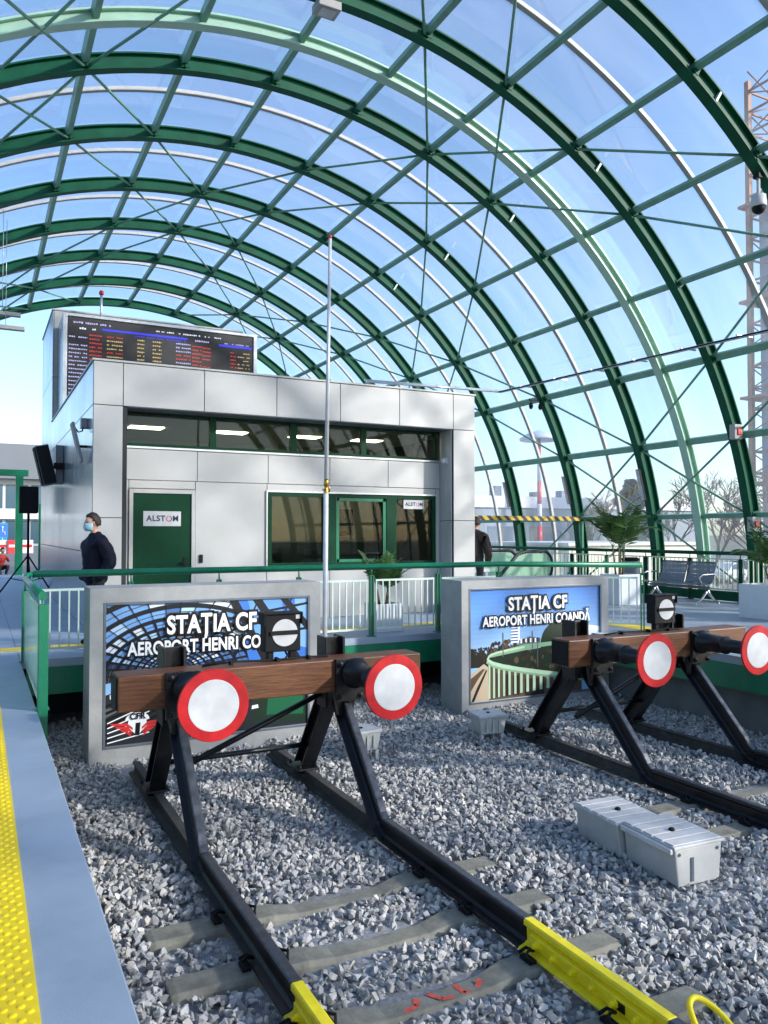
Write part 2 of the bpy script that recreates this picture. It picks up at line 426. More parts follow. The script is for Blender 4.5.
# glazing sheets, half a bay each
for k2 in range(-16, 16):
    ya, yb = yk(k2/2)+.012, yk(k2/2+.5)-.012
    fr = []; n = 84
    for i in range(n+1):
        th = 0+(180)*i/n; t = R_(th)
        fr.append((vp(th, 0, RV+.20), Vector((math.cos(t), 0, math.sin(t))), Vector((0,1,0))))
    o = MB().sweep([(0, ya), (.008, ya), (.008, yb), (0, yb)], fr, smooth=True).build('glazing_sheet', M['glass'])
    rp(o)
    m = o.modifiers.new('es', 'EDGE_SPLIT'); m.split_angle = R_(40)

# ------------------------------------------------------------------ ballast stones
def hull(nv, seed):
    r = random.Random(seed); bm = bmesh.new()
    for i in range(nv):
        v = Vector((r.gauss(0,1), r.gauss(0,1), r.gauss(0,1))).normalized()
        bm.verts.new((v.x*r.uniform(.85,1.2), v.y*r.uniform(.62,.95), v.z*r.uniform(.5,.75)))
    res = bmesh.ops.convex_hull(bm, input=bm.verts)
    bmesh.ops.delete(bm, geom=list({g_ for g_ in res['geom_unused']+res['geom_interior'] if isinstance(g_, bmesh.types.BMVert)}), context='VERTS')
    bmesh.ops.triangulate(bm, faces=bm.faces)
    bm.verts.index_update()
    vs = np.array([v.co[:] for v in bm.verts]); fs = np.array([[v.index for v in f.verts] for f in bm.faces]); bm.free()
    return vs, fs
SLEEPERS = [(2.26, y) for y in (5.08, 4.46, 3.78, 3.12, 2.45)]+[(6.76, y) for y in (5.30, 4.66, 4.02, 3.38)]
def make_ballast():
    vars_ = [hull(9+i % 4, 100+i) for i in range(36)]
    area = (.5, 8.85, 2.1, 11.4)
    V = []; Fs = []; C = []; off = 0
    def layer(n, smin, smax, zc, zr):
        nonlocal off
        X = rng.uniform(area[0], area[1], n); Y = rng.uniform(area[2], area[3], n)
        S = smin+(smax-smin)*rng.beta(1.6, 2.4, n)
        Z = zc+rng.uniform(-zr, zr, n)+.018*np.sin(X*2.1+1.3*np.sin(Y*1.7))+.012*np.sin(Y*3.3+X)
        for i in range(n):
            x, y, s = X[i], Y[i], S[i]
            bad = False
            for sx, sy in SLEEPERS:
                if abs(x-sx) < 1.30 and abs(y-sy) < .125+s*.4: bad = True; break
            if bad: continue
            if 1.1 < x < 3.82 and 9.15 < y < 9.70: continue
            if 6.1 < x < 8.84 and 9.44 < y < 10.0: continue
            z = Z[i]
            # keep the rail feet clear
            for rx in (1.51, 3.01, 6.01, 7.51):
                if abs(x-rx) < .11: z -= .05
            v, f = vars_[rng.integers(36)]
            q = rng.normal(size=4); q /= np.linalg.norm(q); a_, b_, c_, d_ = q
            Rm = np.array([[a_*a_+b_*b_-c_*c_-d_*d_, 2*(b_*c_-a_*d_), 2*(b_*d_+a_*c_)],
                           [2*(b_*c_+a_*d_), a_*a_-b_*b_+c_*c_-d_*d_, 2*(c_*d_-a_*b_)],
                           [2*(b_*d_-a_*c_), 2*(c_*d_+a_*b_), a_*a_-b_*b_-c_*c_+d_*d_]])
            V.append((v*s) @ Rm.T+np.array([x, y, z])); Fs.append(f+off); off += len(v)
            C.append(np.full(len(v), rng.uniform()))
    layer(24000, .028, .048, -1.008, .012)
    layer(26000, .022, .047, -.984, .012)
    layer(9000, .010, .022, -.972, .014)
    layer(14000, .020, .050, -.966, .014)
    V = np.concatenate(V).astype(np.float32); Fs = np.concatenate(Fs).astype(np.int32); C = np.concatenate(C).astype(np.float32)
    me = bpy.data.meshes.new('track_ballast')
    me.vertices.add(len(V)); me.vertices.foreach_set('co', V.ravel())
    me.loops.add(len(Fs)*3); me.loops.foreach_set('vertex_index', Fs.ravel())
    me.polygons.add(len(Fs)); me.polygons.foreach_set('loop_start', np.arange(0, len(Fs)*3, 3, dtype=np.int32))
    at = me.attributes.new('stone_tone', 'FLOAT', 'POINT'); at.data.foreach_set('value', C)
    me.polygons.foreach_set('use_smooth', np.zeros(len(Fs), dtype=bool)); me.update(calc_edges=True); me.validate()
    m = bpy.data.materials.new('crushed_stone'); m.use_nodes = True
    N = m.node_tree.nodes; L = m.node_tree.links; b = N['Principled BSDF']; b.inputs['Roughness'].default_value = .8
    an = N.new('ShaderNodeAttribute'); an.attribute_name = 'stone_tone'
    rp_ = N.new('ShaderNodeValToRGB'); cr = rp_.color_ramp
    cr.elements[0].position = 0; cr.elements[0].color = (.185, .187, .19, 1)
    cr.elements[1].position = 1; cr.elements[1].color = (.60, .585, .56, 1)
    for p, c in ((.3, (.345, .345, .342, 1)), (.62, (.47, .463, .45, 1)), (.84, (.47, .44, .39, 1)), (.9, (.40, .40, .40, 1))):
        q = cr.elements.new(p); q.color = c
    n = N.new('ShaderNodeTexNoise'); n.inputs['Scale'].default_value = 40; n.inputs['Detail'].default_value = 6
    tc = N.new('ShaderNodeTexCoord'); L.new(tc.outputs['Object'], n.inputs['Vector'])
    mr = N.new('ShaderNodeMapRange'); mr.inputs['To Min'].default_value = .7; mr.inputs['To Max'].default_value = 1.3
    L.new(n.outputs['Fac'], mr.inputs['Value'])
    mx = N.new('ShaderNodeMix'); mx.data_type = 'RGBA'; mx.blend_type = 'MULTIPLY'; mx.inputs['Factor'].default_value = 1
    L.new(an.outputs['Fac'], rp_.inputs['Fac']); L.new(rp_.outputs['Color'], mx.inputs['A']); L.new(mr.outputs['Result'], mx.inputs['B'])
    L.new(mx.outputs['Result'], b.inputs['Base Color'])
    bp = N.new('ShaderNodeBump'); bp.inputs['Strength'].default_value = .35; bp.inputs['Distance'].default_value = .006
    n2 = N.new('ShaderNodeTexNoise'); n2.inputs['Scale'].default_value = 160; L.new(tc.outputs['Object'], n2.inputs['Vector'])
    L.new(n2.outputs['Fac'], bp.inputs['Height']); L.new(bp.outputs['Normal'], b.inputs['Normal'])
    me.materials.append(m)
    o = bpy.data.objects.new('track_ballast', me); COL.objects.link(o)
    tag(o, 'loose grey crushed stone ballast filling the track bed', 'ballast', kind='stuff')
make_ballast()

# ------------------------------------------------------------------ sleepers, rails
def sleeper_mesh():
    g = MB(); xs = [-1.3, -1.26, -.98, -.5, -.32, 0, .32, .5, .98, 1.26, 1.3]
    zt = [-.01, .0, .0, .0, -.035, -.045, -.035, .0, .0, .0, -.01]; wt = [.09, .10, .10, .10, .08, .075, .08, .10, .10, .10, .09]
    vs = []
    for x, z, w_ in zip(xs, zt, wt): vs += [(x, -w_-.03, -.2), (x, -w_-.01, z-.03), (x, -w_+.012, z), (x, w_-.012, z), (x, w_+.01, z-.03), (x, w_+.03, -.2)]
    fs = [(i*6+k, i*6+(k+1) % 6, (i+1)*6+(k+1) % 6, (i+1)*6+k) for i in range(len(xs)-1) for k in range(6)]
    fs += [tuple(range(6))[::-1], tuple((len(xs)-1)*6+k for k in range(6))]
    g.add(vs, fs); return g
M['redpaint'] = mat('red_spray_paint', (.62, .09, .06, 1), .7, var=.2, scale=25)
def clip_mb(s, dx):
    g = MB(); x = s*.75+dx*.075
    g.tube([(x+dx*.05, -.07, .022), (x+dx*.07, -.02, .05), (x+dx*.02, .01, .055), (x-dx*.02, .02, .035), (x+dx*.01, .05, .05), (x+dx*.05, .07, .022)], .010, 6)
    g.box(x+dx*.035-.025, x+dx*.035+.025, -.05, .05, 0.003, .02)
    return g
sl0 = empty('concrete_sleeper'); sleeper_mesh().build('sleeper_body', M['concrete'], sl0, bevel=.006)
for sx_ in (-1, 1):
    for dx_ in (-1, 1): clip_mb(sx_, dx_).build('rail_clip', M['blackmatt'], sl0)
SL_LAB = {0: 'weathered concrete sleeper of the near track, nearest to the buffer stop', 1: 'weathered concrete sleeper of the near track, second from the buffer stop',
          2: 'weathered concrete sleeper of the near track with red spray paint marks', 3: 'concrete sleeper at the lower photo edge, under the far end of the yellow rail joint',
          4: 'concrete sleeper nearest the camera, below the lower photo edge', 5: 'concrete sleeper of the right track, nearest its buffer stop by the grey cable box',
          6: 'concrete sleeper of the right track, next to the cable box, second from its buffer stop', 7: 'concrete sleeper of the right track, third from its buffer stop', 8: 'concrete sleeper of the right track, fourth from its buffer stop'}
for i, (x, y) in enumerate(SLEEPERS):
    if i in (4, 7, 8): continue
    o = sl0 if i == 0 else copy_tree(sl0)
    o.location = (x, y, -.950); o.rotation_euler = (0, 0, random.uniform(-.02, .02))
    tag(o, SL_LAB[i], 'sleeper', 'concrete sleepers under the rails')
    if i == 2: S_MARK = o
g = MB()
def stroke(pts, w_):
    for (x0, y0), (x1, y1) in zip(pts, pts[1:]):
        d = Vector((x1-x0, y1-y0)); n = Vector((-d.y, d.x)).normalized()*w_/2
        zt = lambda x: -.0005 if abs(x) > .5 else (-.0425 if abs(x) < .3 else -.02)
        g.add([(x0+n.x, y0+n.y, zt(x0)+.004), (x0-n.x, y0-n.y, zt(x0)+.004), (x1-n.x, y1-n.y, zt(x1)+.004), (x1+n.x, y1+n.y, zt(x1)+.004)], [(0,1,2,3)])
for pts_, w_ in (([(-.26, -.05), (-.12, -.02), (-.10, .04)], .034), ([(-.02, .05), (.03, -.03), (.10, -.04)], .03), ([(.16, .055), (.17, -.04), (.26, -.03), (.30, .0)], .032)):
    g = MB(); stroke(pts_, w_); g.build('paint_mark', M['redpaint'], S_MARK)

RP = [(.0, -.0)]  # rail profile (lateral, height below head top)
def rail_prof():
    h = [(-.036, 0-.008), (-.026, 0), (.026, 0), (.036, -.008), (.036, -.036), (.012, -.05), (.010, -.13), (.03, -.145), (.075, -.158), (.075, -.172),
         (-.075, -.172), (-.075, -.158), (-.03, -.145), (-.010, -.13), (-.012, -.05), (-.036, -.036)]
    return h
HZ = -.78
def rail_obj(name, X, ya, yb, mats, parent=None):
    fr = [(Vector((X, y, HZ)), Vector((1,0,0)), Vector((0,0,1))) for y in (ya, yb)]
    g = MB().sweep(rail_prof(), fr)
    for i in range(16):
        if i in (0, 1, 2): g.m[i] = 1
    return g.build(name, mats, parent, bevel=.004)
YB = 5.80   # where the rails bend up into the buffer stop
lab = {1.51: 'black left rail of the near track ending in a yellow joint', 3.01: 'black right rail of the near track with the long yellow bolted joint',
       6.01: 'black left rail of the right track, running past the grey cable box', 7.51: 'black right rail of the right track, beside the green platform edge'}
for X in (1.51, 3.01, 6.01, 7.51):
    t = tag(empty('rail', (X, 4, HZ)), lab[X], 'rail', 'track rails')
    def P(o): o.parent = t; o.matrix_parent_inverse = Matrix.Translation((-X, -4, -HZ)); return o
    if X < 4:
        P(rail_obj('rail_length', X, 3.93, YB, [M['black'], M['railtop']]))
        P(rail_obj('yellow_rail_section', X, 2.80, 3.925, [M['yellow'], M['yellow']]))
        P(rail_obj('rail_length', X, -6, 2.795, [M['black'], M['railtop']]))
        for s in (-1, 1):
            g = MB(); g.prism([(X+s*.012, HZ-.05), (X+s*.044, HZ-.062), (X+s*.044, HZ-.128), (X+s*.028, HZ-.142), (X+s*.011, HZ-.135)], 'y', 2.90, 3.86)
            fp = P(g.build('fishplate', M['yellow'], bevel=.004))
            for i in range(6):
                y = 2.98+.16*i; g = MB()
                g.lathe([(.026, 0), (.026, .006), (.019, .007), (.019, .026), (.012, .028), (.012, .04)], (X+s*.044, y, HZ-.095), (s, 0, 0), 6, smooth=False)
                b = g.build('bolt', M['yellow']); b.parent = fp
            if s == -1:
                g = MB(); g.box(X-.0475, X-.0442, 3.07, 3.13, HZ-.12, HZ-.075); P(g.build('rating_plate', M['blackmatt']))
    else:
        P(rail_obj('rail_length', X, -6, YB, [M['black'], M['railtop']]))
def smooth(pts, n=6):
    P_ = [Vector(p) for p in pts]; out = []
    for i in range(len(P_)-1):
        a, b, c, d = P_[max(i-1, 0)], P_[i], P_[i+1], P_[min(i+2, len(P_)-1)]
        for j in range(n):
            t = j/n; out.append(.5*((2*b)+(c-a)*t+(2*a-5*b+4*c-d)*t*t+(3*b-a-3*c+d)*t**3))
    return out+[P_[-1]]
g = MB(); g.tube(smooth([(3.20, 2.80, -.93), (3.26, 2.92, -.86), (3.33, 2.94, -.84), (3.39, 2.86, -.88), (3.39, 2.70, -.94), (3.34, 2.4, -.97)]), .016, 10)
tag(g.build('earthing_cable', M['yellow']), 'short yellow cable looping out beside the yellow rail joint', 'cable')

# ------------------------------------------------------------------ buffer stops
def buffer_stop(cx, label):
    root = tag(empty('buffer_stop', (cx, 6.6, -.95)), label, 'buffer stop', 'buffer stops at the end of the tracks')
    inv = Matrix.Translation((-cx, -6.6, .95))
    def P(o, par=root):
        o.parent = par; o.matrix_parent_inverse = inv if par is root else Matrix.Identity(4); return o
    for s in (-1, 1):
        X = cx+s*.75
        top = Vector((X, 6.66, .12)); bot = Vector((X, YB+.004, HZ)); d = (top-bot).normalized(); nrm = Vector((0, -d.z, d.y))
        # rail bent upward: rail section swept along the incline
        fr = [(bot, Vector((1,0,0)), Vector((0,0,1))), (bot+Vector((0,.05,.035)), Vector((1,0,0)), (Vector((0,0,1))+nrm).normalized()),
              (bot+d*.16, Vector((1,0,0)), nrm), (top, Vector((1,0,0)), nrm)]
        g = MB().sweep(rail_prof(), fr)
        nf = 16
        for seg in range(3):
            for i in (0, 1, 2): g.m[seg*nf+i] = 1
        P(g.build('front_strut', [M['black'], M['railtop']], bevel=.004))
        # flat base rail running back under the stop
        g = MB(); g.prism([(X-.075, -.96), (X+.075, -.96), (X+.075, -.945), (X+.02, -.93), (X+.02, -.87), (X+.036, -.855), (X+.036, -.84), (X-.036, -.84), (X-.036, -.855), (X-.02, -.87), (X-.02, -.93), (X-.075, -.945)], 'y', YB+.1, 8.62)
        P(g.build('base_rail', M['baserust']))
        # rear strut, channel section
        tp = Vector((X, 6.93, .12)); bt = Vector((X, 7.66, -.84)); d2 = (bt-tp).normalized(); n2 = Vector((0, -d2.z, d2.y))
        pf = [(-.075, -.09), (.075, -.09), (.075, -.07), (.012, -.07), (.012, .07), (.075, .07), (.075, .09), (-.075, .09), (-.075, .07), (-.012, .07), (-.012, -.07), (-.075, -.07)]
        P(MB().sweep(pf, [(tp, Vector((1,0,0)), n2), (bt, Vector((1,0,0)), n2)]).build('rear_strut', M['black'], bevel=.004))
        g = MB(); g.box(X-.11, X+.11, 7.48, 7.84, -.842, -.822)
        for dy in (7.52, 7.80):
            for dx in (-.088, .088): g.lathe([(.018, 0), (.018, .016), (.010, .017), (.010, .03)], (X+dx, dy, -.822), (0,0,1), 6, smooth=False)
        P(g.build('foot_plate', M['black'], bevel=.003))
        # post plates behind the beam
        g = MB(); g.box(X-.10, X-.075, 6.84, 7.06, -.08, .58); g.box(X+.075, X+.10, 6.84, 7.06, -.08, .58); g.box(X-.074, X+.074, 6.93, 6.97, -.08, .57)
        P(g.build('rear_post', M['black'], bevel=.004))
        # front mounting plate with bolts
        g = MB(); g.box(X-.14, X+.14, 6.505, 6.538, .045, .425)
        for dx in (-.10, .10):
            for dz in (.09, .38): g.lathe([(.026, 0), (.026, .016), (.014, .018), (.014, .035)], (X+dx, 6.505, dz), (0,-1,0), 6, smooth=False)
        g.prism([(X-.11, .10), (X+.11, .10), (X+.07, -.10), (X-.07, -.10)], 'y', 6.60, 6.66)
        P(g.build('mounting_plate', M['black'], bevel=.003))
        # buffer: tapering cylinder with a red-edged disc
        g = MB(); bz = .295; dxo = .045 if cx < 4 else .0
        g.lathe([(.135, 0), (.135, .03), (.105, .05), (.095, .32), (.10, .325), (.10, .36), (.076, .365), (.07, .70), (.09, .715), (.09, .735)], (X+dxo, 6.505, bz), (0,-1,0), 28)
        bu = P(g.build('buffer', M['black']))
        g = MB(); g.lathe([(.262, 0), (.266, .006), (.266, .016), (.262, .022), (.19, .024)], (X+dxo, 5.765, bz), (0,-1,0), 64, smooth=False)
        dsk = P(g.build('disc', M['red']), bu)
        g = MB(); g.lathe([(.189, .0), (.189, .0262), (.18, .0275), (.08, .0285)], (X+dxo, 5.765, bz), (0,-1,0), 64, smooth=False)
        P(g.build('disc_centre', M['white']), bu)
    # timber beam
    bx_ = cx+(.12 if cx < 4 else .19)
    g = MB(); g.box(bx_-1.38, bx_+1.38, 6.54, 6.83, .13, .42)
    bm_ = P(g.build('timber_beam', M['wood'], bevel=.012))
    for sx in (-1, 1):
      g = MB(); g.box(bx_+sx*1.382-(.0 if sx > 0 else .012), bx_+sx*1.382+(.012 if sx > 0 else 0), 6.56, 6.81, .15, .40)
      P(g.build('end_plate', M['blackmatt'], bevel=.002))
    # tie bars and cross brace
    g = MB(); g.tube([(cx-.72, 6.98, -.52), (cx+.72, 6.98, .06)], .028, 8); g.tube([(cx-.72, 7.45, -.56), (cx+.72, 7.45, -.56)], .026, 8)
    P(g.build('cross_brace', M['black']))
    g = MB(); g.tube([(cx-.55, 6.70, .428), (cx-.3, 6.70, .445), (cx+.1, 6.71, .430), (cx+.4, 6.70, .44), (cx+.62, 6.72, .428)], .009, 6)
    for x in (-.3, .12, .42): g.box(cx+x-.012, cx+x+.012, 6.66, 6.74, .42, .452)
    P(g.build('cable_clip', M['blackmatt']))
    return root
buffer_stop(2.26, 'near timber beam buffer stop with two red and white discs, before the tall left poster')
buffer_stop(6.76, 'right hand timber buffer stop cut by the photo edge, beside the right platform')

def marker_light(cx, y, z, label, rz=0, sc=1):
    root = tag(empty('marker_light', (cx, y, z), rz), label, 'signal', 'black marker lights on the buffer beams'); root.scale = (sc, sc, sc)
    g = MB(); g.box(-.21, .21, 0, .17, .10, .52); g.build('lamp_housing', M['blackmatt'], root, bevel=.012)
    g = MB(); g.box(-.225, .225, -.03, .19, .521, .535); g.box(-.225, -.213, -.03, .19, .40, .520); g.box(.213, .225, -.03, .19, .40, .520); g.build('hood', M['blackmatt'], root)
    g = MB(); g.lathe([(.15, 0), (.15, .008)], (.02, -.0005, .31), (0,-1,0), 40); d = g.build('white_disc', M['white'], root)
    g = MB(); g.box(-.10, .20, -.0135, -.009, .285, .335); g.build('black_bar', M['blackmatt'], d)
    g = MB(); g.box(-.155, -.10, -.02, -.009, .285, .335); g.build('lamp_lens', M['blackmatt'], d, bevel=.004)
    g = MB(); g.box(.15, .20, -.004, -.0005, .46, .505); g.build('number_plate', M['white'], root)
    for xb in (-.13, .13): g = MB(); g.box(xb-.03, xb+.03, .03, .12, 0, .0995); g.build('bracket', M['blackmatt'], root)
    g = MB(); g.tube([(.05, .08, .1), (.06, .02, .05), (.02, .0, .02), (-.02, .03, .0)], .012, 8)
    g.build('lamp_cable', M['blackmatt'], root)
marker_light(2.49, 6.845, .395, 'black marker light with white barred disc above the near beam', 0, .82)
marker_light(7.30, 6.845, .40, 'black marker light with white barred disc above the right hand beam', 0, .80)

# ------------------------------------------------------------------ poster stands
def flatmat(name, c, rough=.35, var=.0): return mat(name, c, rough, var=var, scale=7)
PM = {k: flatmat('print_'+k, lin(*c)) for k, c in dict(sky=(104,160,224), sky2=(140,188,234), sky3=(190,214,238), skyd=(60,120,205), dark=(14,18,26), dk2=(34,38,44), blk=(6,7,10), grey=(90,92,94),
      white=(236,238,240), green=(20,92,60), dgreen=(22,44,30), tree=(40,34,28), tree2=(58,44,34), brown=(92,74,58), beige=(190,172,146), palegreen=(176,206,176), mint=(130,170,136), red=(206,48,48), navy=(24,30,70), blue=(40,84,160)).items()}
class Pic:
    """flat printed picture on a panel: thin layers, x right and z up from the panel's lower left corner"""
    def __init__(s, root, x0, z0, w_, h_, y): s.root, s.x0, s.z0, s.w, s.h, s.y = root, x0, z0, w_, h_, y; s.n = 0; s.g = MB(); s.ml = []
    def layer(s): s.n += 1
    def poly(s, pts, key):
        m = PM[key]
        if m not in s.ml: s.ml.append(m)
        pts = clip(pts)
        if len(pts) < 3: return
        s.c = getattr(s, 'c', 0)+1; y = s.y-.001-1e-5*s.c     # every printed patch lies just over the one before it
        s.g.add([(s.x0+u*s.w, y, s.z0+v*s.h) for u, v in pts], [tuple(range(len(pts)))], s.ml.index(m))
    def strip(s, pts, t, key):
        for (a, b), (c, d) in zip(pts, pts[1:]):
            dx, dz = (c-a)*s.w, (d-b)*s.h; l = math.hypot(dx, dz) or 1
            t0 = t[0] if isinstance(t, tuple) else t; t1 = t[1] if isinstance(t, tuple) else t
            nx, nz = -dz/l/2/s.w, dx/l/2/s.h
            s.poly([(a+nx*t0, b+nz*t0), (a-nx*t0, b-nz*t0), (c-nx*t1, d-nz*t1), (c+nx*t1, d+nz*t1)], key)
    def done(s): return s.g.build('printed_picture', s.ml, s.root, fix=False)
def clip(pts):
    def cut(p, ax, lim, keep):
        out = []
        for i in range(len(p)):
            a, b = p[i-1], p[i]; ia, ib = keep(a[ax], lim), keep(b[ax], lim)
            if ia != ib:
                t = (lim-a[ax])/(b[ax]-a[ax]); out.append((a[0]+t*(b[0]-a[0]), a[1]+t*(b[1]-a[1])))
            if ib: out.append(b)
        return out
    ge = lambda v, l: v >= l; le = lambda v, l: v <= l
    for ax in (0, 1):
        pts = cut(pts, ax, 0, ge)
        if pts: pts = cut(pts, ax, 1, le)
        if not pts: return []
    return pts
def poster_stand(x0, x1, yf, depth, ztop, label, px, pz):
    root = tag(empty('poster_stand', (x0, yf, -.98)), label, 'poster stand', 'grey framed station posters')
    inv = Matrix.Translation((-x0, -yf, .98))
    def P(o, par=None): o.parent = par or root; o.matrix_parent_inverse = Matrix.Identity(4) if par else inv; return o
    z0 = -1.1
    g = MB(); a, b = px; c, d = pz
    g.box(x0, a, yf, yf+depth, z0, ztop); g.box(b, x1, yf, yf+depth, z0, ztop); g.box(a, b, yf, yf+depth, d, ztop); g.box(a, b, yf, yf+depth, z0, c)
    g.box(a, b, yf+.08, yf+depth, c, d)
    bm = bmesh.new()
    o = P(g.build('stand_frame', M['signgrey']))
    t = .03; g = MB()
    g.box(a, a+t, yf-.006, yf+.05, c, d); g.box(b-t, b, yf-.006, yf+.05, c, d); g.box(a+t, b-t, yf-.006, yf+.05, d-t, d); g.box(a+t, b-t, yf-.006, yf+.05, c, c+t)
    P(g.build('poster_frame', M['perf'], bevel=.004))
    g = MB(); g.box(a+t, b-t, yf+.03, yf+.078, c+t, d-t); P(g.build('poster_board', PM['dk2']))
    return root, inv, P, (a+t, b-t, c+t, d-t, yf+.03)
def poster_text(P, root, body, size, x, z, y, bold, width):
    k = None
    for nm, m, off, dy in (('lettering_outline', PM['blk'], bold+size*.105, .004), ('lettering', PM['white'], bold, .0062)):
        me = text_mesh(body, size, off, .0008, space=1.04)
        if k is None:
            xs = [v.co.x for v in me.vertices]; k = (width+2*(off-bold))/(max(xs)-min(xs))
        for v in me.vertices: v.co.x *= k
        me.materials.clear(); me.materials.append(m); me.name = nm
        o = bpy.data.objects.new(nm, me); COL.objects.link(o)
        o.location = (x, y-dy, z); o.rotation_euler = (PI/2, 0, 0); P(o)
# --- left poster: the hall itself
root, inv, P, (a, b, c, d, yp) = poster_stand(1.10, 3.82, 9.15, .55, .95, 'grey framed poster showing dark station arches on blue, behind the near buffer stop', (1.24, 3.68), (-.82, .79))
p = Pic(root, a, c, b-a, d-c, yp)
p.layer(); p.poly([(0,0),(1,0),(1,1),(0,1)], 'dark')
p.layer()
p.poly([(0,.36),(.30,.36),(.42,.60),(.55,1),(0,1)], 'sky2'); p.poly([(.42,.6),(.66,.52),(.70,1),(.55,1)], 'skyd'); p.poly([(.66,.50),(1,.46),(1,1),(.70,1)], 'sky')
p.poly([(.80,.7),(1,.62),(1,.9),(.85,1)], 'skyd'); p.poly([(0,.5),(.2,.5),(.12,.8),(0,.85)], 'sky3')
p.layer()
cxp, czp = .30, .50
PM['paneA'] = flatmat('print_paneA', lin(172,206,238)); PM['paneB'] = flatmat('print_paneB', lin(116,164,222)); PM['paneC'] = flatmat('print_paneC', lin(214,226,238)); PM['paneD'] = flatmat('print_paneD', lin(70,112,172)); PM['paneE'] = flatmat('print_paneE', lin(38,58,92))
pr1 = random.Random(5); NR = 15
ringc = lambda i: (cxp+.10*.82**i, czp-.14*.82**i, .80*.82**i)
def ringp(i, t):
    ox, oz, r = ringc(i); return (ox+r*math.cos(R_(t)), oz+r*1.06*math.sin(R_(t)))
for i in range(-2, NR):
    for t in range(4, 180, 8):
        t1 = t+8; dark_ = t < 24 or t > 150
        key = pr1.choice(('paneE', 'paneD', 'dk2') if dark_ else ('paneA', 'paneB', 'paneC', 'paneB', 'sky', 'paneD'))
        p.poly([ringp(i, t), ringp(i, t1), ringp(i+1, t1), ringp(i+1, t)], key)
p.layer()
for i in range(-2, NR):
    p.strip([ringp(i, t) for t in range(0, 185, 5)], .062*.82**i+.010, 'dark')
    if i < 8: p.strip([ringp(i+.5, t) for t in range(0, 185, 5)], .010*.82**i+.004, 'grey')
p.layer()
for t in range(4, 180, 8):
    p.strip([ringp(NR-1, t), ringp(3, t), ringp(-2, t)], (.007, .03), 'dark')
p.layer(); p.poly([(.62,1),(.70,.44),(1,.40),(1,1)], 'skyd'); p.layer(); p.poly([(.68,1),(.76,.48),(.9,.45),(.86,1)], 'sky'); p.poly([(.93,1),(.95,.62),(1,.6),(1,1)], 'sky2'); p.poly([(.74,.62),(.92,.66),(.90,.80),(.76,.84)], 'sky3')
p.layer()
for (u0, v0, u1, v1, t) in ((.60,1.02,.80,.46,.09), (.72,1.02,.98,.44,.10), (.86,1.02,1.1,.60,.08), (.58,.86,1.02,.96,.03), (.62,.70,1.02,.76,.03), (.60,.52,.74,1.02,.02), (.74,.5,.92,1.02,.02)):
    p.strip([(u0, v0), (u1, v1)], t, 'dark')
p.layer()
p.poly([(0,0),(1,0),(1,.40),(.62,.44),(.30,.47),(0,.36)], 'dk2'); p.layer()
p.poly([(.70,.05),(1,.02),(1,.42),(.74,.44)], 'dgreen'); p.poly([(.78,.10),(.98,.08),(.98,.36),(.80,.38)], 'green')
p.poly([(.0,.20),(.06,.24),(.02,.27),(0,.26)], 'grey'); p.poly([(.02,.33),(.09,.34),(.08,.37),(.02,.36)], 'white')
p.poly([(.48,.10),(.58,.32),(.64,.36),(.70,.30),(.66,.12)], 'navy')
p.poly([(.30,.02),(.44,.05),(.47,.2),(.36,.18)], 'beige')
for q in range(6): p.strip([(.0, .03+.05*q), (.26-.015*q, .20+.035*q)], .03, 'blk')
p.layer()
for i, (u, v) in enumerate(((.60,.30),(.64,.22),(.69,.27),(.72,.17),(.62,.14),(.77,.26),(.56,.20),(.67,.33))):
    s_ = .018+.012*(i % 3); p.poly([(u-s_, v-s_*.8), (u+s_, v-s_*.5), (u+s_*.8, v+s_), (u-s_*.9, v+s_*.7)], 'white')
for q in range(5): p.strip([(.01, .02+.035*q), (.20, .07+.05*q)], .012, 'white')
# emblem: white shield, red wings
p.layer(); ex, ez = .145, .125
p.poly([(ex-.04, ez+.045), (ex+.04, ez+.045), (ex+.045, ez), (ex, ez-.075), (ex-.045, ez)], 'white')
p.poly([(ex-.042+.042+.055*math.cos(R_(t)), ez+.045+.05*math.sin(R_(t))) for t in range(0, 181, 15)], 'white')
p.layer()
for s in (-1, 1):
    for q in range(3):
        z_ = ez+.030-.024*q; w0 = .125-.022*q
        p.poly([(ex+s*w0, z_), (ex+s*.048, z_-.006), (ex+s*(.020+.004*q), z_-.042), (ex+s*(.020+.004*q), z_-.060), (ex+s*.052, z_-.026), (ex+s*(w0-.012), z_-.016)], 'red')
p.poly([(ex-.012, ez-.07), (ex+.010, ez-.07), (ex+.014, ez+.02), (ex-.008, ez+.02)], 'blk')
P(p.done())
me = text_mesh('CFR', .095, .003, .0006); me.materials.clear(); me.materials.append(PM['blk']); me.name = 'emblem_lettering'
o = bpy.data.objects.new('emblem_lettering', me); COL.objects.link(o); o.location = (a+(b-a)*ex, yp-.0245, c+(d-c)*(ez+.068)); o.rotation_euler = (PI/2, 0, 0); P(o)
poster_text(P, root, 'STAȚIA CF', .285, a+(b-a)*.50, c+(d-c)*.83, yp-.024, .009, (b-a)*.44)
poster_text(P, root, 'AEROPORT HENRI COANDĂ', .205, a+(b-a)*.515, c+(d-c)*.672, yp-.024, .0065, (b-a)*.84)
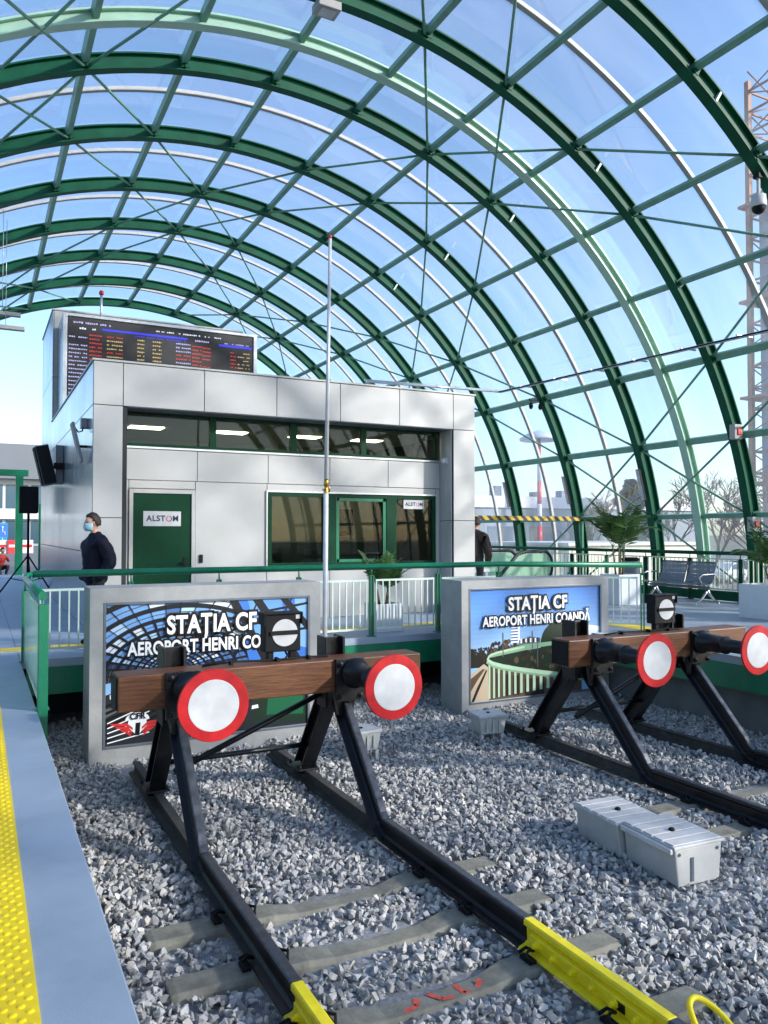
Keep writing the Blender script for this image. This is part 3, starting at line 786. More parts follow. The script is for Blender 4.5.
# --- right poster: curved viaduct under blue sky
root, inv, P, (a, b, c, d, yp) = poster_stand(6.10, 8.84, 9.44, .56, .88, 'grey framed poster of a curved viaduct under blue sky, left of the right buffer stop', (6.22, 8.70), (-.88, .77))
p = Pic(root, a, c, b-a, d-c, yp)
p.layer(); p.poly([(0,0),(1,0),(1,1),(0,1)], 'sky2')
for q in range(14):
    k = 'grad%d' % q; t_ = q/13
    PM[k] = flatmat('print_'+k, lin(70+95*t_, 128+72*t_, 205+25*t_)); v1 = 1-.045*q
    p.poly([(0, v1-.6/14*1.1), (1, v1-.6/14*1.1), (1, v1), (0, v1)], k); p.layer()
p.layer()
def blobs(u0, u1, v0, v1, n, keys, sz, seed):
    r = random.Random(seed)
    for i in range(n):
        if i % 40 == 0: p.layer()
        u, v = r.uniform(u0, u1), r.uniform(v0, v1); k = r.uniform(.5, 1)*sz; ph = r.uniform(0, 6)
        p.poly([(u+k*.55*math.cos(ph+t)*r.uniform(.6, 1.1), v+k*math.sin(ph+t)*r.uniform(.6, 1.1)) for t in [q*2*PI/7 for q in range(7)]], r.choice(keys))
p.poly([(0,.30)]+[(u/60*.40, .45+.03*math.sin(u*.63)+.012*math.sin(u*1.7)+.008*math.sin(u*3.1)) for u in range(61)]+[(.42,.34),(.2,.30)], 'tree')
blobs(0, .38, .33, .47, 120, ('tree', 'tree2', 'dgreen', 'tree'), .022, 3)
blobs(.15, .34, .42, .525, 60, ('tree2', 'tree', 'brown'), .03, 5)
p.layer()
p.poly([(.30,.50),(.365,.50),(.365,.645),(.30,.645)], 'white')
for q in range(5): p.poly([(.30,.515+.027*q),(.352,.515+.027*q),(.352,.527+.027*q),(.30,.527+.027*q)], 'blue')
p.poly([(.36,.46),(.52,.48),(.52,.53),(.44,.55),(.36,.52)], 'grey')
for q in range(8): p.poly([(.37+.018*q,.49+.006*(q % 3)),(.382+.018*q,.49),(.382+.018*q,.535),(.37+.018*q,.53)], ('white','navy')[q % 2])
p.poly([(.70,.44),(1,.46),(1,.58),(.88,.63),(.76,.66),(.66,.67)], 'sky3'); p.poly([(.74,.58),(1,.56),(1,.60),(.80,.645)], 'white')
p.layer(); p.poly([(.525,.42)]+[(.645+.122*math.cos(R_(t)), .46+.205*math.sin(R_(t))) for t in range(180, -1, -8)]+[(.767,.42)], 'dgreen')
p.layer(); p.poly([(.14,.36),(.4,.42),(1,.50),(1,.10),(.40,.18),(.18,.34)], 'dgreen'); blobs(.28, 1, .20, .42, 150, ('tree', 'dgreen', 'tree2', 'brown'), .035, 8)
p.poly([(0,0),(.20,0),(.13,.30),(.10,.33),(0,.24)], 'beige')
p.layer(); p.poly([(0,.08),(.05,.18),(.11,.285),(.09,.285),(.0,.20)], 'brown'); p.poly([(.03,0),(.09,.17),(.125,.27),(.115,.275),(.05,.12),(.01,0)], 'tree'); p.poly([(.13,.38),(.5,.44),(.72,.46),(.72,.49),(.4,.48),(.15,.42)], 'mint')
p.poly([(.135,0),(.85,0),(.85,.10),(.45,.22),(.20,.33),(.13,.33)], 'brown')
p.layer()
for (u0, u1, v0, v1) in ((.25,.29,.02,.22),(.31,.36,.02,.20),(.40,.55,.0,.16),(.19,.22,.02,.24)): p.poly([(u0,v0),(u1,v0),(u1,v1),(u0,v1)], 'tree')
for q in range(14):
    u = .14+.032*q+.0012*q*q; vt = .345-.013*q-.0002*q*q
    p.strip([(u, .01+.004*q), (u, vt)], .030+.0025*q, 'palegreen')
p.layer()
p.strip([(.125,.355),(.16,.325),(.24,.29),(.36,.25),(.52,.205),(.72,.155),(1,.09)], .07, 'palegreen'); p.strip([(.125,.36),(.14,.40),(.20,.425),(.40,.455)], .03, 'palegreen')
p.strip([(.125,.34),(.16,.305),(.24,.268),(.36,.228),(.52,.18),(.72,.13),(1,.06)], .03, 'mint')
for u, v0, v1 in ((.24,.38,.60),(.50,.26,.50),(.62,.24,.50),(.46,.42,.60)): p.strip([(u, v0), (u, v1)], .018, 'grey')
P(p.done())
poster_text(P, root, 'STAȚIA CF', .265, a+(b-a)*.50, c+(d-c)*.855, yp-.024, .008, (b-a)*.45)
poster_text(P, root, 'AEROPORT HENRI COANDĂ', .195, a+(b-a)*.50, c+(d-c)*.705, yp-.024, .006, (b-a)*.83)

# ------------------------------------------------------------------ trackside boxes
def cable_box():
    root = tag(empty('cable_cabinet', (4.69, 4.67, -.99), R_(-4)), 'two-part light grey cable cabinet with ribbed lids lying on the ballast', 'cabinet')
    def half(ya, yb, x0, x1, h, body, lid):
        g = MB(); t = .03
        g.prism([(x0+t, 0), (x1-t, 0), (x1, h), (x0, h)], 'y', ya, yb)
        bo = g.build(body, M['cabinet'], root, bevel=.012)
        g = MB(); g.box(x0-.015, x1+.015, ya-.012, yb+.004, h+.001, h+.022)
        n = 5
        for i in range(n):
            y = ya+(yb-ya)*(i+.5)/n; w_ = (yb-ya)/n*.42
            g.box(x0-.005, x1+.005, y-w_, y+w_, h+.0225, h+.030)
        li = g.build(lid, M['cablid'], root, bevel=.004)
        g = MB(); ym = (ya+yb)/2-.03; g.lathe([(.024, 0), (.024, .012), (.012, .02)], (x0+.20, ym, h+.0305), (0,0,1), 12); g.build('lid_knob', M['blackmatt'], li)
        return bo
    half(.012, .54, -.22, .20, .255, 'cabinet_body', 'lid')
    f = half(-.56, -.012, -.18, .27, .275, 'cabinet_body', 'lid')
    g = MB(); g.box(-.035, -.008, -.567, -.558, .03, .20); g.build('slot_strip', M['perf'], f)
    g = MB()
    for x in (-.14, .22): g.lathe([(.012, 0), (.012, .006)], (x, -.5605, .235), (0,-1,0), 10)
    g.build('screw', M['perf'], f)
    g = MB(); g.box(-.222, -.197, -.56, -.02, .245, .283); g.build('lid_lip', M['cablid'], root, bevel=.006)
cable_box()
def small_box(x, y, rz, label):
    root = tag(empty('junction_cabinet', (x, y, -.955), rz), label, 'cabinet', 'small grey trackside cabinets'); root.scale = (1.05, 1.05, 1.08)
    g = MB()
    vs = []
    for z, w_ in ((.07, .145), (.25, .17)): vs += [(-w_, -w_*.8, z), (w_, -w_*.8, z), (w_, w_*.8, z), (-w_, w_*.8, z)]
    g.add(vs, [(0,3,2,1), (4,5,6,7), (0,1,5,4), (1,2,6,5), (2,3,7,6), (3,0,4,7)])
    bo = g.build('cabinet_body', M['cabinet'], root, bevel=.01)
    g = MB(); g.box(-.185, .185, -.15, .15, .251, .285); li = g.build('lid', M['cablid'], root, bevel=.008)
    g = MB(); g.lathe([(.02, 0), (.02, .01)], (0, 0, .2855), (0,0,1), 12); g.build('lid_knob', M['blackmatt'], li)
    for sx in (-1, 1):
        for sy in (-1, 1): g = MB(); g.box(sx*.13-.02, sx*.13+.02, sy*.10-.02, sy*.10+.02, -.05, .0695); g.build('foot', M['cabinet'], root)
    for sx in (-.08, 0, .08):
        g = MB(); g.box(sx-.012, sx+.012, -.146, -.134, .10, .23); g.build('rib', M['cabinet'], bo)
small_box(5.60, 8.08, R_(-8), 'small light grey trackside cabinet standing before the right poster')
small_box(3.88, 8.10, R_(6), 'small light grey trackside cabinet half hidden behind the near buffer strut')

# ------------------------------------------------------------------ measuring pole
root = tag(empty('metal_pole', (4.20, 9.92, -.98)), 'tall thin aluminium pole with a brass collar and red tip, behind the left poster', 'pole')
M['pole'] = mat('pale_pole', (.60, .61, .63, 1), .4, metal=.15, var=.08)
g = MB(); g.tube([(0,0,0), (.02,0,3.08)], .034, 14); g.build('lower_tube', M['pole'], root)
g = MB(); g.tube([(.022,0,3.28), (.075,0,6.60)], [.029, .022], 12); g.build('upper_tube', M['pole'], root)
g = MB(); g.lathe([(.032,0), (.034,.02), (.034,.07), (.026,.08), (.026,.12), (.034,.13), (.034,.18), (.026,.22)], (.02,0,3.06), (.02,0,1), 14); g.tube([(-.03,0,3.13), (.075,0,3.13)], .01, 8); g.tube([(.07,0,3.10), (.07,0,3.20)], .012, 8)
g.build('brass_collar', M['brass'], root)
g = MB(); g.tube([(.075,0,6.601), (.0755,0,6.65)], .022, 10); g.build('red_tip', M['redpl'], root)

# ------------------------------------------------------------------ railings
def railing(name, label, segs, zh, picket_m, zp0, zp1, kick=None, step=.12, post_w=.035, post_step=1.0, hr=.044, posts_top=None, group=None, hm=None, panel_gap=.07):
    x0, y0 = segs[0]
    root = tag(empty(name, (x0, y0, 0)), label, 'railing', group)
    inv = Matrix.Translation((-x0, -y0, 0))
    def P(o): o.parent = root; o.matrix_parent_inverse = inv; return o
    hm = hm or M['green']
    pts = [Vector((x, y, zh)) for x, y in segs]
    P(MB().tube(pts, hr, 14).build('handrail', hm))
    for (xa, ya), (xb, yb) in zip(segs, segs[1:]):
        A = Vector((xa, ya, 0)); B = Vector((xb, yb, 0)); L_ = (B-A).length; d = (B-A)/L_
        n = max(1, round(L_/post_step)); rot = Matrix.Rotation(math.atan2(d.y, d.x), 4, 'Z')
        for i in range(n+1):
            if i == 0 and (xa, ya) != segs[0]: continue
            m = Matrix.Translation(A+d*L_*i/n) @ rot; g = MB()
            for s in (-1, 1): g.box(s*.022-.008, s*.022+.008, -post_w, post_w, 0, zh-.13, mtx=m)
            g.box(-.03, .03, -.012, .012, zh-.16, zh-.125, mtx=m); g.tube([m @ Vector((0,0,zh-.13)), m @ Vector((0,0,zh-.02))], .011, 8)
            g.box(-.06, .06, -.06, .06, 0, .012, mtx=m)
            P(g.build('post', hm))
        for i in range(n):
            a_, b_ = L_*i/n+panel_gap, L_*(i+1)/n-panel_gap
            m = Matrix.Translation(A) @ rot; g = MB()
            g.box(a_, b_, -.012, .012, zp1-.03, zp1, mtx=m); g.box(a_, b_, -.012, .012, zp0, zp0+.03, mtx=m)
            k = max(2, round((b_-a_)/step))
            for j in range(k+1):
                t = a_+.012+(b_-a_-.024)*j/k
                g.box(t-.009, t+.009, -.009, .009, zp0+.031, zp1-.031, mtx=m)
            P(g.build('baluster_panel', picket_m))
            if kick:
                g = MB(); g.box(a_-panel_gap+.05, b_+panel_gap-.05, -.006, .006, .02, kick, mtx=m); P(g.build('kick_plate', hm))
    return root, P
root, P = railing('concourse_railing', 'green tube railing with pale balusters along the concourse edge behind the posters', [(.62, 10.70), (7.64, 10.70), (9.42, 9.30)], 1.05, M['pale'], .10, .86, post_step=1.17)
root, P = railing('platform_end_railing', 'short green railing with a pale glazed panel at the end of the left platform', [(.52, 7.62), (.52, 10.55)], 1.0, M['pale'], .10, .12, post_step=3.0, hr=.04)
g = MB(); g.box(.505, .535, 7.72, 10.45, .02, .86); P(g.build('glazed_panel', M['railglass']))
g = MB(); g.box(.482, .565, 7.54, 7.64, -.30, .93); P(g.build('end_post', M['green'], bevel=.006))
g = MB(); g.tube([(.52, 10.55, 1.0), (.54, 10.66, 1.04), (.62, 10.70, 1.05)], .031, 12); P(g.build('corner_bend', M['green']))
railing('side_railing', 'dark green railing with cream balusters along the glazed side wall behind the bench', [(15.12, 6.4), (15.12, 31.6)], 1.10, M['cream'], .26, .98, kick=.24, step=.13, post_step=1.415, hm=M['rib'])

# ------------------------------------------------------------------ station building
bx0, bx1, yf, yr = 1.58, 8.72, 13.0, 13.45
bld = tag(empty('station_building', (bx0, yf, 0)), 'flat roofed station office clad in silver grey panels with green door', 'building')
binv = Matrix.Translation((-bx0, -yf, 0))
def BP(o, par=None): o.parent = par or bld; o.matrix_parent_inverse = Matrix.Identity(4) if par else binv; return o
YBK = 24.3; ZT = 4.27; ZTW = 7.05; YTW = 20.85
# inner shell (dark, behind the cladding joints)
g = MB(); t = .03
g.box(bx0+t, bx0+.25, yf+.25, YBK-t, 0, ZT-.06)             # left wall core
g.box(bx1-.25, bx1-t, yf+.25, YBK-t, 0, ZT-.06)
g.box(bx0+.25, bx1-.25, YBK-.25, YBK-t, 0, ZT-.06)
g.box(bx0+t, 2.10, yf+t, yr+.10, 0, 3.60); g.box(8.20, bx1-t, yf+t, yr+.10, 0, 3.60)
g.box(bx0+t, bx1-t, yf+t, yr+.10, 3.602, ZT-.05)
g.box(bx0+t, bx1-t, yr+.102, YBK-.26, ZT-.25, ZT-.06)
g.box(bx0+t, 6.35, YTW+t, YBK-t, ZT-.058, ZTW-.05)
BP(g.build('wall_core', M['joint']))
gap = .011
def panel(x0, x1, z0, z1, y=yf, m=None, par=None, th=.028):
    g = MB(); g.box(x0+gap/2, x1-gap/2, y, y+th, z0+gap/2, z1-gap/2); return BP(g.build('cladding_panel', m or M['clad'], bevel=.004), par)
def spanel(y0, y1, z0, z1, x=bx0, m=None, sgn=1):
    g = MB(); xa, xb = (x, x+.028) if sgn > 0 else (x-.028, x)
    g.box(xa, xb, y0+gap/2, y1-gap/2, z0+gap/2, z1-gap/2); return BP(g.build('cladding_panel', m or M['cladside'], bevel=.004))
# top band and pilasters
tops = [bx0, 2.03, 3.33, 4.60, 5.81, 7.03, 8.22, bx1]
for i in range(7): panel(tops[i], tops[i+1], 3.58, ZT)
for z0, z1 in ((0, 1.80), (1.80, 3.58)): panel(bx0, 2.03, z0, z1); panel(8.22, bx1, z0, z1)
# reveals and soffit
for z0, z1 in ((0, 1.80), (1.80, 3.58)):
    spanel(yf+.03, yr+.02, z0, z1, x=8.19, m=M['clad']); spanel(yf+.03, yr+.02, z0, z1, x=2.06, m=M['clad'], sgn=-1)
g = MB(); g.box(2.035, 8.185, yf+.03, yr+.03, 3.572, 3.60); BP(g.build('soffit', M['perf']))
# recessed wall
mids = [2.062, 3.33, 4.60, 5.80, 7.02, 8.186]
for i in range(5): panel(mids[i], mids[i+1], 2.44, 2.96, yr)
panel(2.062, 2.20, 0, 2.44, yr); panel(3.30, 4.58, 0, 2.44, yr)
for xa, xb in ((4.58, 5.8), (5.8, 7.02), (7.02, 8.186)): panel(xa, xb, 0, .93, yr)
panel(8.085, 8.186, .93, 2.44, yr); panel(4.58, 8.085, 2.30, 2.44, yr); panel(2.20, 3.30, 2.30, 2.44, yr)
g = MB(); g.box(2.07, 8.18, yr-.02, yr+.05, 2.965, 3.0); BP(g.build('sill_strip', M['alu'], bevel=.003))
# room behind the windows
M['room'] = mat('room_wall', (.45, .46, .42, 1), .85, var=.06); M['roomdark'] = mat('room_floor', (.10, .10, .10, 1), .7)
g = MB(); g.box(1.84, 8.46, 17.0, 17.1, 0, 4.0); g.box(1.835, 8.465, yr+.15, 17, .003, .02); g.box(1.835, 8.465, yr+.15, 17, 3.52, 3.56)
BP(g.build('interior_wall', M['room']))
M['lamp'] = emit('lit_ceiling_panel', (1, .86, .62, 1), 11.0)
for i, x in enumerate((2.75, 4.35, 5.9, 7.3)):
    g = MB(); g.box(x-.3, x+.3, 14.8, 15.15, 3.505, 3.518); BP(g.build('ceiling_lamp', M['lamp']))
g = MB(); g.box(4.9, 8.3, 16.4, 16.95, .021, 1.35); g.box(2.0, 3.2, 16.6, 16.95, .021, 2.0); BP(g.build('interior_cabinet', mat('interior_cabinet', (.05, .075, .09, 1), .5), None))
g = MB(); g.box(6.9, 7.6, 16.3, 16.38, 1.5, 2.1); g.box(5.1, 5.5, 15.2, 15.25, .9, 1.25); g.box(5.9, 6.2, 15.0, 15.05, .9, 1.2); g.box(4.7, 8.2, 14.6, 15.4, .72, .75); BP(g.build('interior_screen', mat('screen_grey', (.03, .05, .06, 1), .2), None))
# strip window
def window(x0, x1, z0, z1, mull, y, fm, name='window', fw_=.06, sub=None):
    g = MB(); d = .09
    g.box(x0, x0+fw_, y, y+d, z0, z1); g.box(x1-fw_, x1, y, y+d, z0, z1); g.box(x0+fw_, x1-fw_, y, y+d, z1-fw_, z1); g.box(x0+fw_, x1-fw_, y, y+d, z0, z0+fw_)
    for m0, m1 in mull: g.box(m0, m1, y-.002, y+d, z0+fw_, z1-fw_)
    f = BP(g.build(name, fm, bevel=.003))
    xs = [x0+fw_]+[q for m_ in mull for q in m_]+[x1-fw_]
    for i in range(0, len(xs), 2):
        g = MB(); g.box(xs[i], xs[i+1], y+.04, y+.052, z0+fw_, z1-fw_); BP(g.build('pane', M['winglass']), f)
    return f
window(2.07, 8.12, 3.0, 3.60, [(3.55, 3.66), (5.03, 5.15), (6.45, 6.56)], yr+.01, M['dgreen'], 'strip_window', .05)
wf = window(4.60, 8.08, .95, 2.29, [(5.66, 5.92), (6.98, 7.20)], yr-.01, M['dgreen'], 'window', .07)
g = MB(); g.box(4.585, 8.09, yr-.035, yr-.011, .92, .948); g.box(4.585, 8.09, yr-.035, yr-.011, 2.292, 2.32); g.box(4.56, 4.584, yr-.035, yr-.011, .92, 2.32); BP(g.build('window_trim', M['alu']), wf)
g = MB(); g.box(5.94, 6.97, yr+.0, yr+.008, 1.02, 1.07); g.box(5.94, 6.97, yr, yr+.008, 2.16, 2.215); g.box(5.93, 5.99, yr, yr+.008, 1.02, 2.215); g.box(6.91, 6.975, yr, yr+.008, 1.02, 2.215); BP(g.build('sash', M['green']), wf)
# door
g = MB(); g.box(2.27, 3.23, yr-.002, yr+.05, .02, 2.22); dr = BP(g.build('door', M['dgreen'], bevel=.004))
g = MB(); g.box(2.205, 2.268, yr-.03, yr+.05, 0, 2.29); g.box(3.232, 3.295, yr-.03, yr+.05, 0, 2.29); g.box(2.269, 3.231, yr-.03, yr+.05, 2.222, 2.29); BP(g.build('door_frame', M['clad'], bevel=.003), dr)
g = MB(); g.tube([(3.12, yr-.002, 1.05), (3.12, yr-.05, 1.05), (3.02, yr-.05, 1.05)], .012, 8); g.box(3.10, 3.14, yr-.012, yr-.003, .95, 1.15); BP(g.build('handle', M['blackmatt']), dr)
# side cladding
yj = [yf+.03, 15.6, 18.2, YTW, 22.6, YBK]
for i in range(5):
    for z0, z1 in ((0, 1.25), (1.25, 3.58), (3.58, ZT)) if i < 3 else ((0, 1.25), (1.25, 3.58), (3.58, 5.4), (5.4, ZTW)): spanel(yj[i], yj[i+1], z0, z1)
for i in range(4):
    ya = yf+.03+(YBK-yf-.03)*i/4; yb = yf+.03+(YBK-yf-.03)*(i+1)/4
    for z0, z1 in ((0, 1.8), (1.8, 3.58), (3.58, ZT)): spanel(ya, yb, z0, z1, x=bx1, m=M['clad'], sgn=-1)
for xa, xb in ((bx0+.029, 3.2), (3.2, 4.8), (4.8, 6.38)):
    for z0, z1 in ((ZT-.03, 5.4), (5.4, ZTW)): panel(xa, xb, z0, z1, YTW)
for z0, z1 in ((ZT-.03, 5.4), (5.4, ZTW)): spanel(YTW+.03, YBK, z0, z1, x=6.38, m=M['clad'], sgn=-1)
g = MB(); g.box(bx0-.02, bx1+.02, yf-.02, YTW-.02, ZT+.002, ZT+.035); g.box(6.4, bx1+.02, YTW-.019, YBK, ZT+.002, ZT+.035); g.box(bx0-.02, 6.40, YTW-.02, YBK+.02, ZTW+.002, ZTW+.04)
BP(g.build('roof_cap', M['clad'], bevel=.005))
# signs with lettering
def company_sign(x, z, y, w_, h_, label, s_):
    root = tag(empty('company_sign', (x, y, z)), label, 'sign', 'white company name signs')
    g = MB(); g.box(-w_/2, w_/2, -.006, 0, -h_/2, h_/2); g.build('sign_plate', M['white'], root, bevel=.002)
    ink = PM['navy']
    txt = 'ALST'; 
    o1 = text_obj('lettering', 'ALST', s_, ink, root, (0, -.0075, 0), (PI/2,0,0), .0035, .0006, space=1.08)
    o2 = text_obj('lettering', 'M', s_, ink, root, (0, -.0075, 0), (PI/2,0,0), .0035, .0006)
    ext = lambda o: (min(v.co.x for v in o.data.vertices), max(v.co.x for v in o.data.vertices))
    (a1, b1), (a2, b2) = ext(o1), ext(o2); ro, ri = s_*.37, s_*.26; gp = s_*.10
    tot = (b1-a1)+gp+2*ro+gp+(b2-a2); x_ = -tot/2
    o1.location.x = x_-a1; cx_ = x_+(b1-a1)+gp+ro; cz_ = 0.; o2.location.x = cx_+ro+gp-a2
    g = MB(); n = 28
    vs = [(cx_+ro*math.cos(2*PI*k/n), -.0085, cz_+ro*math.sin(2*PI*k/n)) for k in range(n)]+[(cx_+ri*math.cos(2*PI*k/n), -.0085, cz_+ri*math.sin(2*PI*k/n)) for k in range(n)]
    for k in range(n):
        q = (k+1) % n
        if k in (6, 7): continue
        g.add([vs[k], vs[q], vs[n+q], vs[n+k]], [(0,1,2,3)], 0 if 8 <= k <= 20 else 1)
    g.build('ring_mark', [PM['red'], PM['navy']], root, fix=False)
company_sign(2.745, 1.80, yr-.004, .62, .25, 'white company sign with dark letters on the dark green door', .132)
company_sign(7.60, 2.12, yr+.026, .46, .18, 'small white company sign in the upper right corner of the office window', .098)
g = MB(); g.box(3.37, 3.43, yr-.03, yr-.001, 1.05, 1.19); tag(g.build('card_reader', M['blackmatt'], bevel=.005), 'small black card reader on the silver wall right of the green door', 'card reader')
root = tag(empty('security_camera', (8.12, yr-.25, 2.98)), 'small white dome security camera in the dark wall recess', 'camera')
g = MB(); g.box(.02, .07, -.06, .06, -.06, .06); g.build('wall_bracket', M['white'], root); g = MB(); g.ball((-.0, 0, 0), .055, n=14); g.build('dome', M['white'], root)

# ------------------------------------------------------------------ departure board
YL = 19.5
root = tag(empty('departure_board', (1.69, YL, 4.3)), 'wide dark LED departure board with coloured text rows on the building roof', 'departure board')
inv = Matrix.Translation((-1.69, -YL, -4.3))
def P(o, par=None): o.parent = par or root; o.matrix_parent_inverse = Matrix.Identity(4) if par else inv; return o
g = MB(); g.box(1.69, 6.34, YL, YTW-.03, 4.31, 6.64); cs = P(g.build('board_casing', M['cladside'], bevel=.01))
g = MB(); t = .09
g.box(1.69, 1.69+t, YL-.05, YL-.002, 4.31, 6.66); g.box(6.34-t, 6.34, YL-.05, YL-.002, 4.31, 6.66); g.box(1.69+t, 6.34-t, YL-.05, YL-.002, 6.60, 6.66)
P(g.build('board_frame', M['alu'], bevel=.004))
g = MB(); g.box(1.785, 6.245, YL-.02, YL-.002, 4.35, 6.595); scn = P(g.build('screen', M['ledface']))
LED = {k: emit('led_'+k, c, s) for k, c, s in (('red', (1, .04, .02, 1), .32), ('amber', (1, .72, .25, 1), .30), ('white', (.8, .84, 1, 1), .5), ('blue', (.02, .03, 1, 1), .4), ('lilac', (.55, .55, 1, 1), .42))}
def led(key, items):
    g = MB()
    for x0, x1, z0, z1 in items: g.box(x0, x1, YL-.026, YL-.0205, z0, z1)
    P(g.build('text_row', LED[key]), scn)
def words(x0, x1, z, h, key, dens=.8):
    it = []; x = x0
    while x < x1:
        w_ = random.uniform(.022, .045)
        if random.random() < dens: it.append((x, min(x+w_, x1), z-h/2+random.uniform(0, h*.25), z+h/2-random.uniform(0, h*.25)))
        x += w_+.014
    if it: led(key, it)
X0, X1, ZS = 1.80, 6.23, 6.57
words(X0+.12, X0+1.0, ZS-.10, .05, 'lilac', .7); words(X0+2.0, X0+3.6, ZS-.10, .035, 'white', .55)
led('blue', [(X0+.75, X0+2.75, ZS-.235, ZS-.185), (X0+3.55, X1-.02, ZS-.30, ZS-.245)]); words(X0+1.5, X0+2.75, ZS-.28, .03, 'blue', .9); words(X0+3.7, X1-.1, ZS-.215, .03, 'lilac', .6); words(X0+.25, X0+.62, ZS-.23, .05, 'white', .8)
words(X0+2.95, X0+3.3, ZS-.23, .05, 'lilac', .9)
for r in range(20):
    z = ZS-.37-.094*r
    words(X0+.02, X0+.42, z+.02, .036, 'lilac', .95) if r not in (0, 2) else None
    words(X0+.47, X0+.75, z, .038, 'red', .85)
    words(X0+.86, X0+1.22, z, .034, 'red' if r in (0, 4) else 'amber', .85)
    if r % 1 == 0 and r < 9: words(X0+1.56, X0+1.72, z, .04, 'amber', .9); words(X0+1.92, X0+2.13, z, .038, 'amber', .95)
    words(X0+2.48, X0+2.84, z+.02, .04, 'red' if r in (3, 4) else 'lilac', .95)
    words(X0+2.88, X0+3.12, z, .038, 'red', .9)
    if r % 5 < 4: words(X0+3.14, X0+3.34, z-.02, .036, 'red', .9)
    words(X0+3.85, X0+4.0, z-.06, .03, 'red', .85); words(X0+4.04, X1-.08, z-.06, .03, 'amber', .8)
root = tag(empty('warning_beacon', (2.62, 20.2, 6.64)), 'thin mast with a small red lamp rising behind the departure board', 'mast')
g = MB(); g.tube([(0,0,0), (0,0,.75)], .03, 10); g.build('mast_tube', M['alu'], root); g = MB(); g.lathe([(.05,0), (.06,.03), (.05,.09), (.02,.11)], (0,0,.751), (0,0,1), 12); g.build('red_lamp', M['redpl'], root)

# ------------------------------------------------------------------ wall mounted equipment on the left side
root = tag(empty('wall_loudspeaker', (1.58, 17.6, 2.95)), 'large tilted black loudspeaker bolted to the side wall of the office', 'loudspeaker')
tl = Matrix.Translation((-.36, 0, 0)) @ Matrix.Rotation(R_(-13), 4, 'Y')
g = MB(); g.box(-.13, .13, -.22, .22, -.41, .41, mtx=tl); g.build('speaker_box', M['perf'], root, bevel=.015)
g = MB(); g.box(-.12, .12, -.242, -.222, -.39, .39, mtx=tl); g.box(-.16, -.132, -.2, .2, -.39, .39, mtx=tl); g.build('speaker_grille', M['blackmatt'], root)
g = MB(); g.box(-.20, -.002, -.08, .08, -.06, .06); g.build('wall_bracket', M['blackmatt'], root)
g = MB(); g.box(1.43, 1.578, 17.75, 18.6, 2.62, 3.4); tag(g.build('wall_cabinet', M['perf'], bevel=.008), 'blue grey metal cabinet on the side wall beside the black loudspeaker', 'cabinet')
root = tag(empty('wall_floodlight', (1.58, 13.75, 2.92)), 'flat grey floodlight panel tilted off the side wall corner of the office', 'floodlight')
tl = Matrix.Translation((-.16, 0, .12)) @ Matrix.Rotation(R_(-13), 4, 'Y')
g = MB(); g.box(-.02, .02, -.16, .16, -.33, .33, mtx=tl); g.build('lamp_panel', M['perf'], root, bevel=.008)
g = MB(); g.box(-.135, -.002, -.03, .03, .04, .08); g.tube([(-.19, .05, .38), (-.13, .05, .30), (-.07, .05, .32), (-.04, .05, .44)], .012, 8); g.build('wall_bracket', M['blackmatt'], root)
g = MB(); g.box(-.10, -.002, -.09, .09, .36, .52); g.build('connection_box', M['perf'], root, bevel=.006)
root = tag(empty('tripod_loudspeaker', (1.12, 21.6, 0)), 'black loudspeaker on a tripod stand by the left end of the building', 'loudspeaker')
g = MB(); g.box(-.22, .22, -.18, .18, 2.05, 2.72); g.build('speaker_box', M['blackmatt'], root, bevel=.03)
g = MB(); g.tube([(0,0,.3), (0,0,2.05)], .03, 10); g.build('pole', M['blackmatt'], root)
for k in range(3):
    an = R_(200+120*k); g = MB(); g.tube([(0,0,1.0), (.75*math.cos(an), .75*math.sin(an), .01)], .02, 8); g.tube([(0,0,.35), (.42*math.cos(an), .42*math.sin(an), .44)], .012, 6); g.build('leg', M['blackmatt'], root)
# green portal frame at the end of the hall
root = tag(empty('portal_frame', (1.0, 32.4, 0)), 'green steel portal frame at the far open end of the hall, left of the office', 'portal frame')
g = MB(); g.box(-6.2, .66, -.1, .1, 3.68, 3.92); g.build('portal_beam', M['green'], root)
for x in (.36, -3.0): g = MB(); g.box(x-.13, x+.13, -.12, .12, 0, 3.679); g.build('portal_post', M['green'], root)
g = MB(); g.box(.84, .98, -3.1, -2.96, 0, 2.55); g.build('portal_post', M['green'], root)

# ------------------------------------------------------------------ roof mounted bits
for i, (y, x, z, n_) in enumerate(((18.2, .2, 6.15, 'upper of the two grey light bars hanging at the left photo edge'), (17.6, .25, 5.72, 'lower of the two grey light bars hanging at the left photo edge'))):
    root = tag(empty('hanging_light_bar', (x, y, z)), n_, 'light', 'grey light bars under the roof')
    g = MB(); g.box(-2.2, .55, -.07, .07, -.04, .04); g.build('light_body', M['gbar'], root, bevel=.01)
    for xw in (.2, -1.6): g = MB(); g.tube([(xw, 0, .04), (xw, 0, 2.2)], .006, 6); g.build('suspension_wire', M['alu'], root)
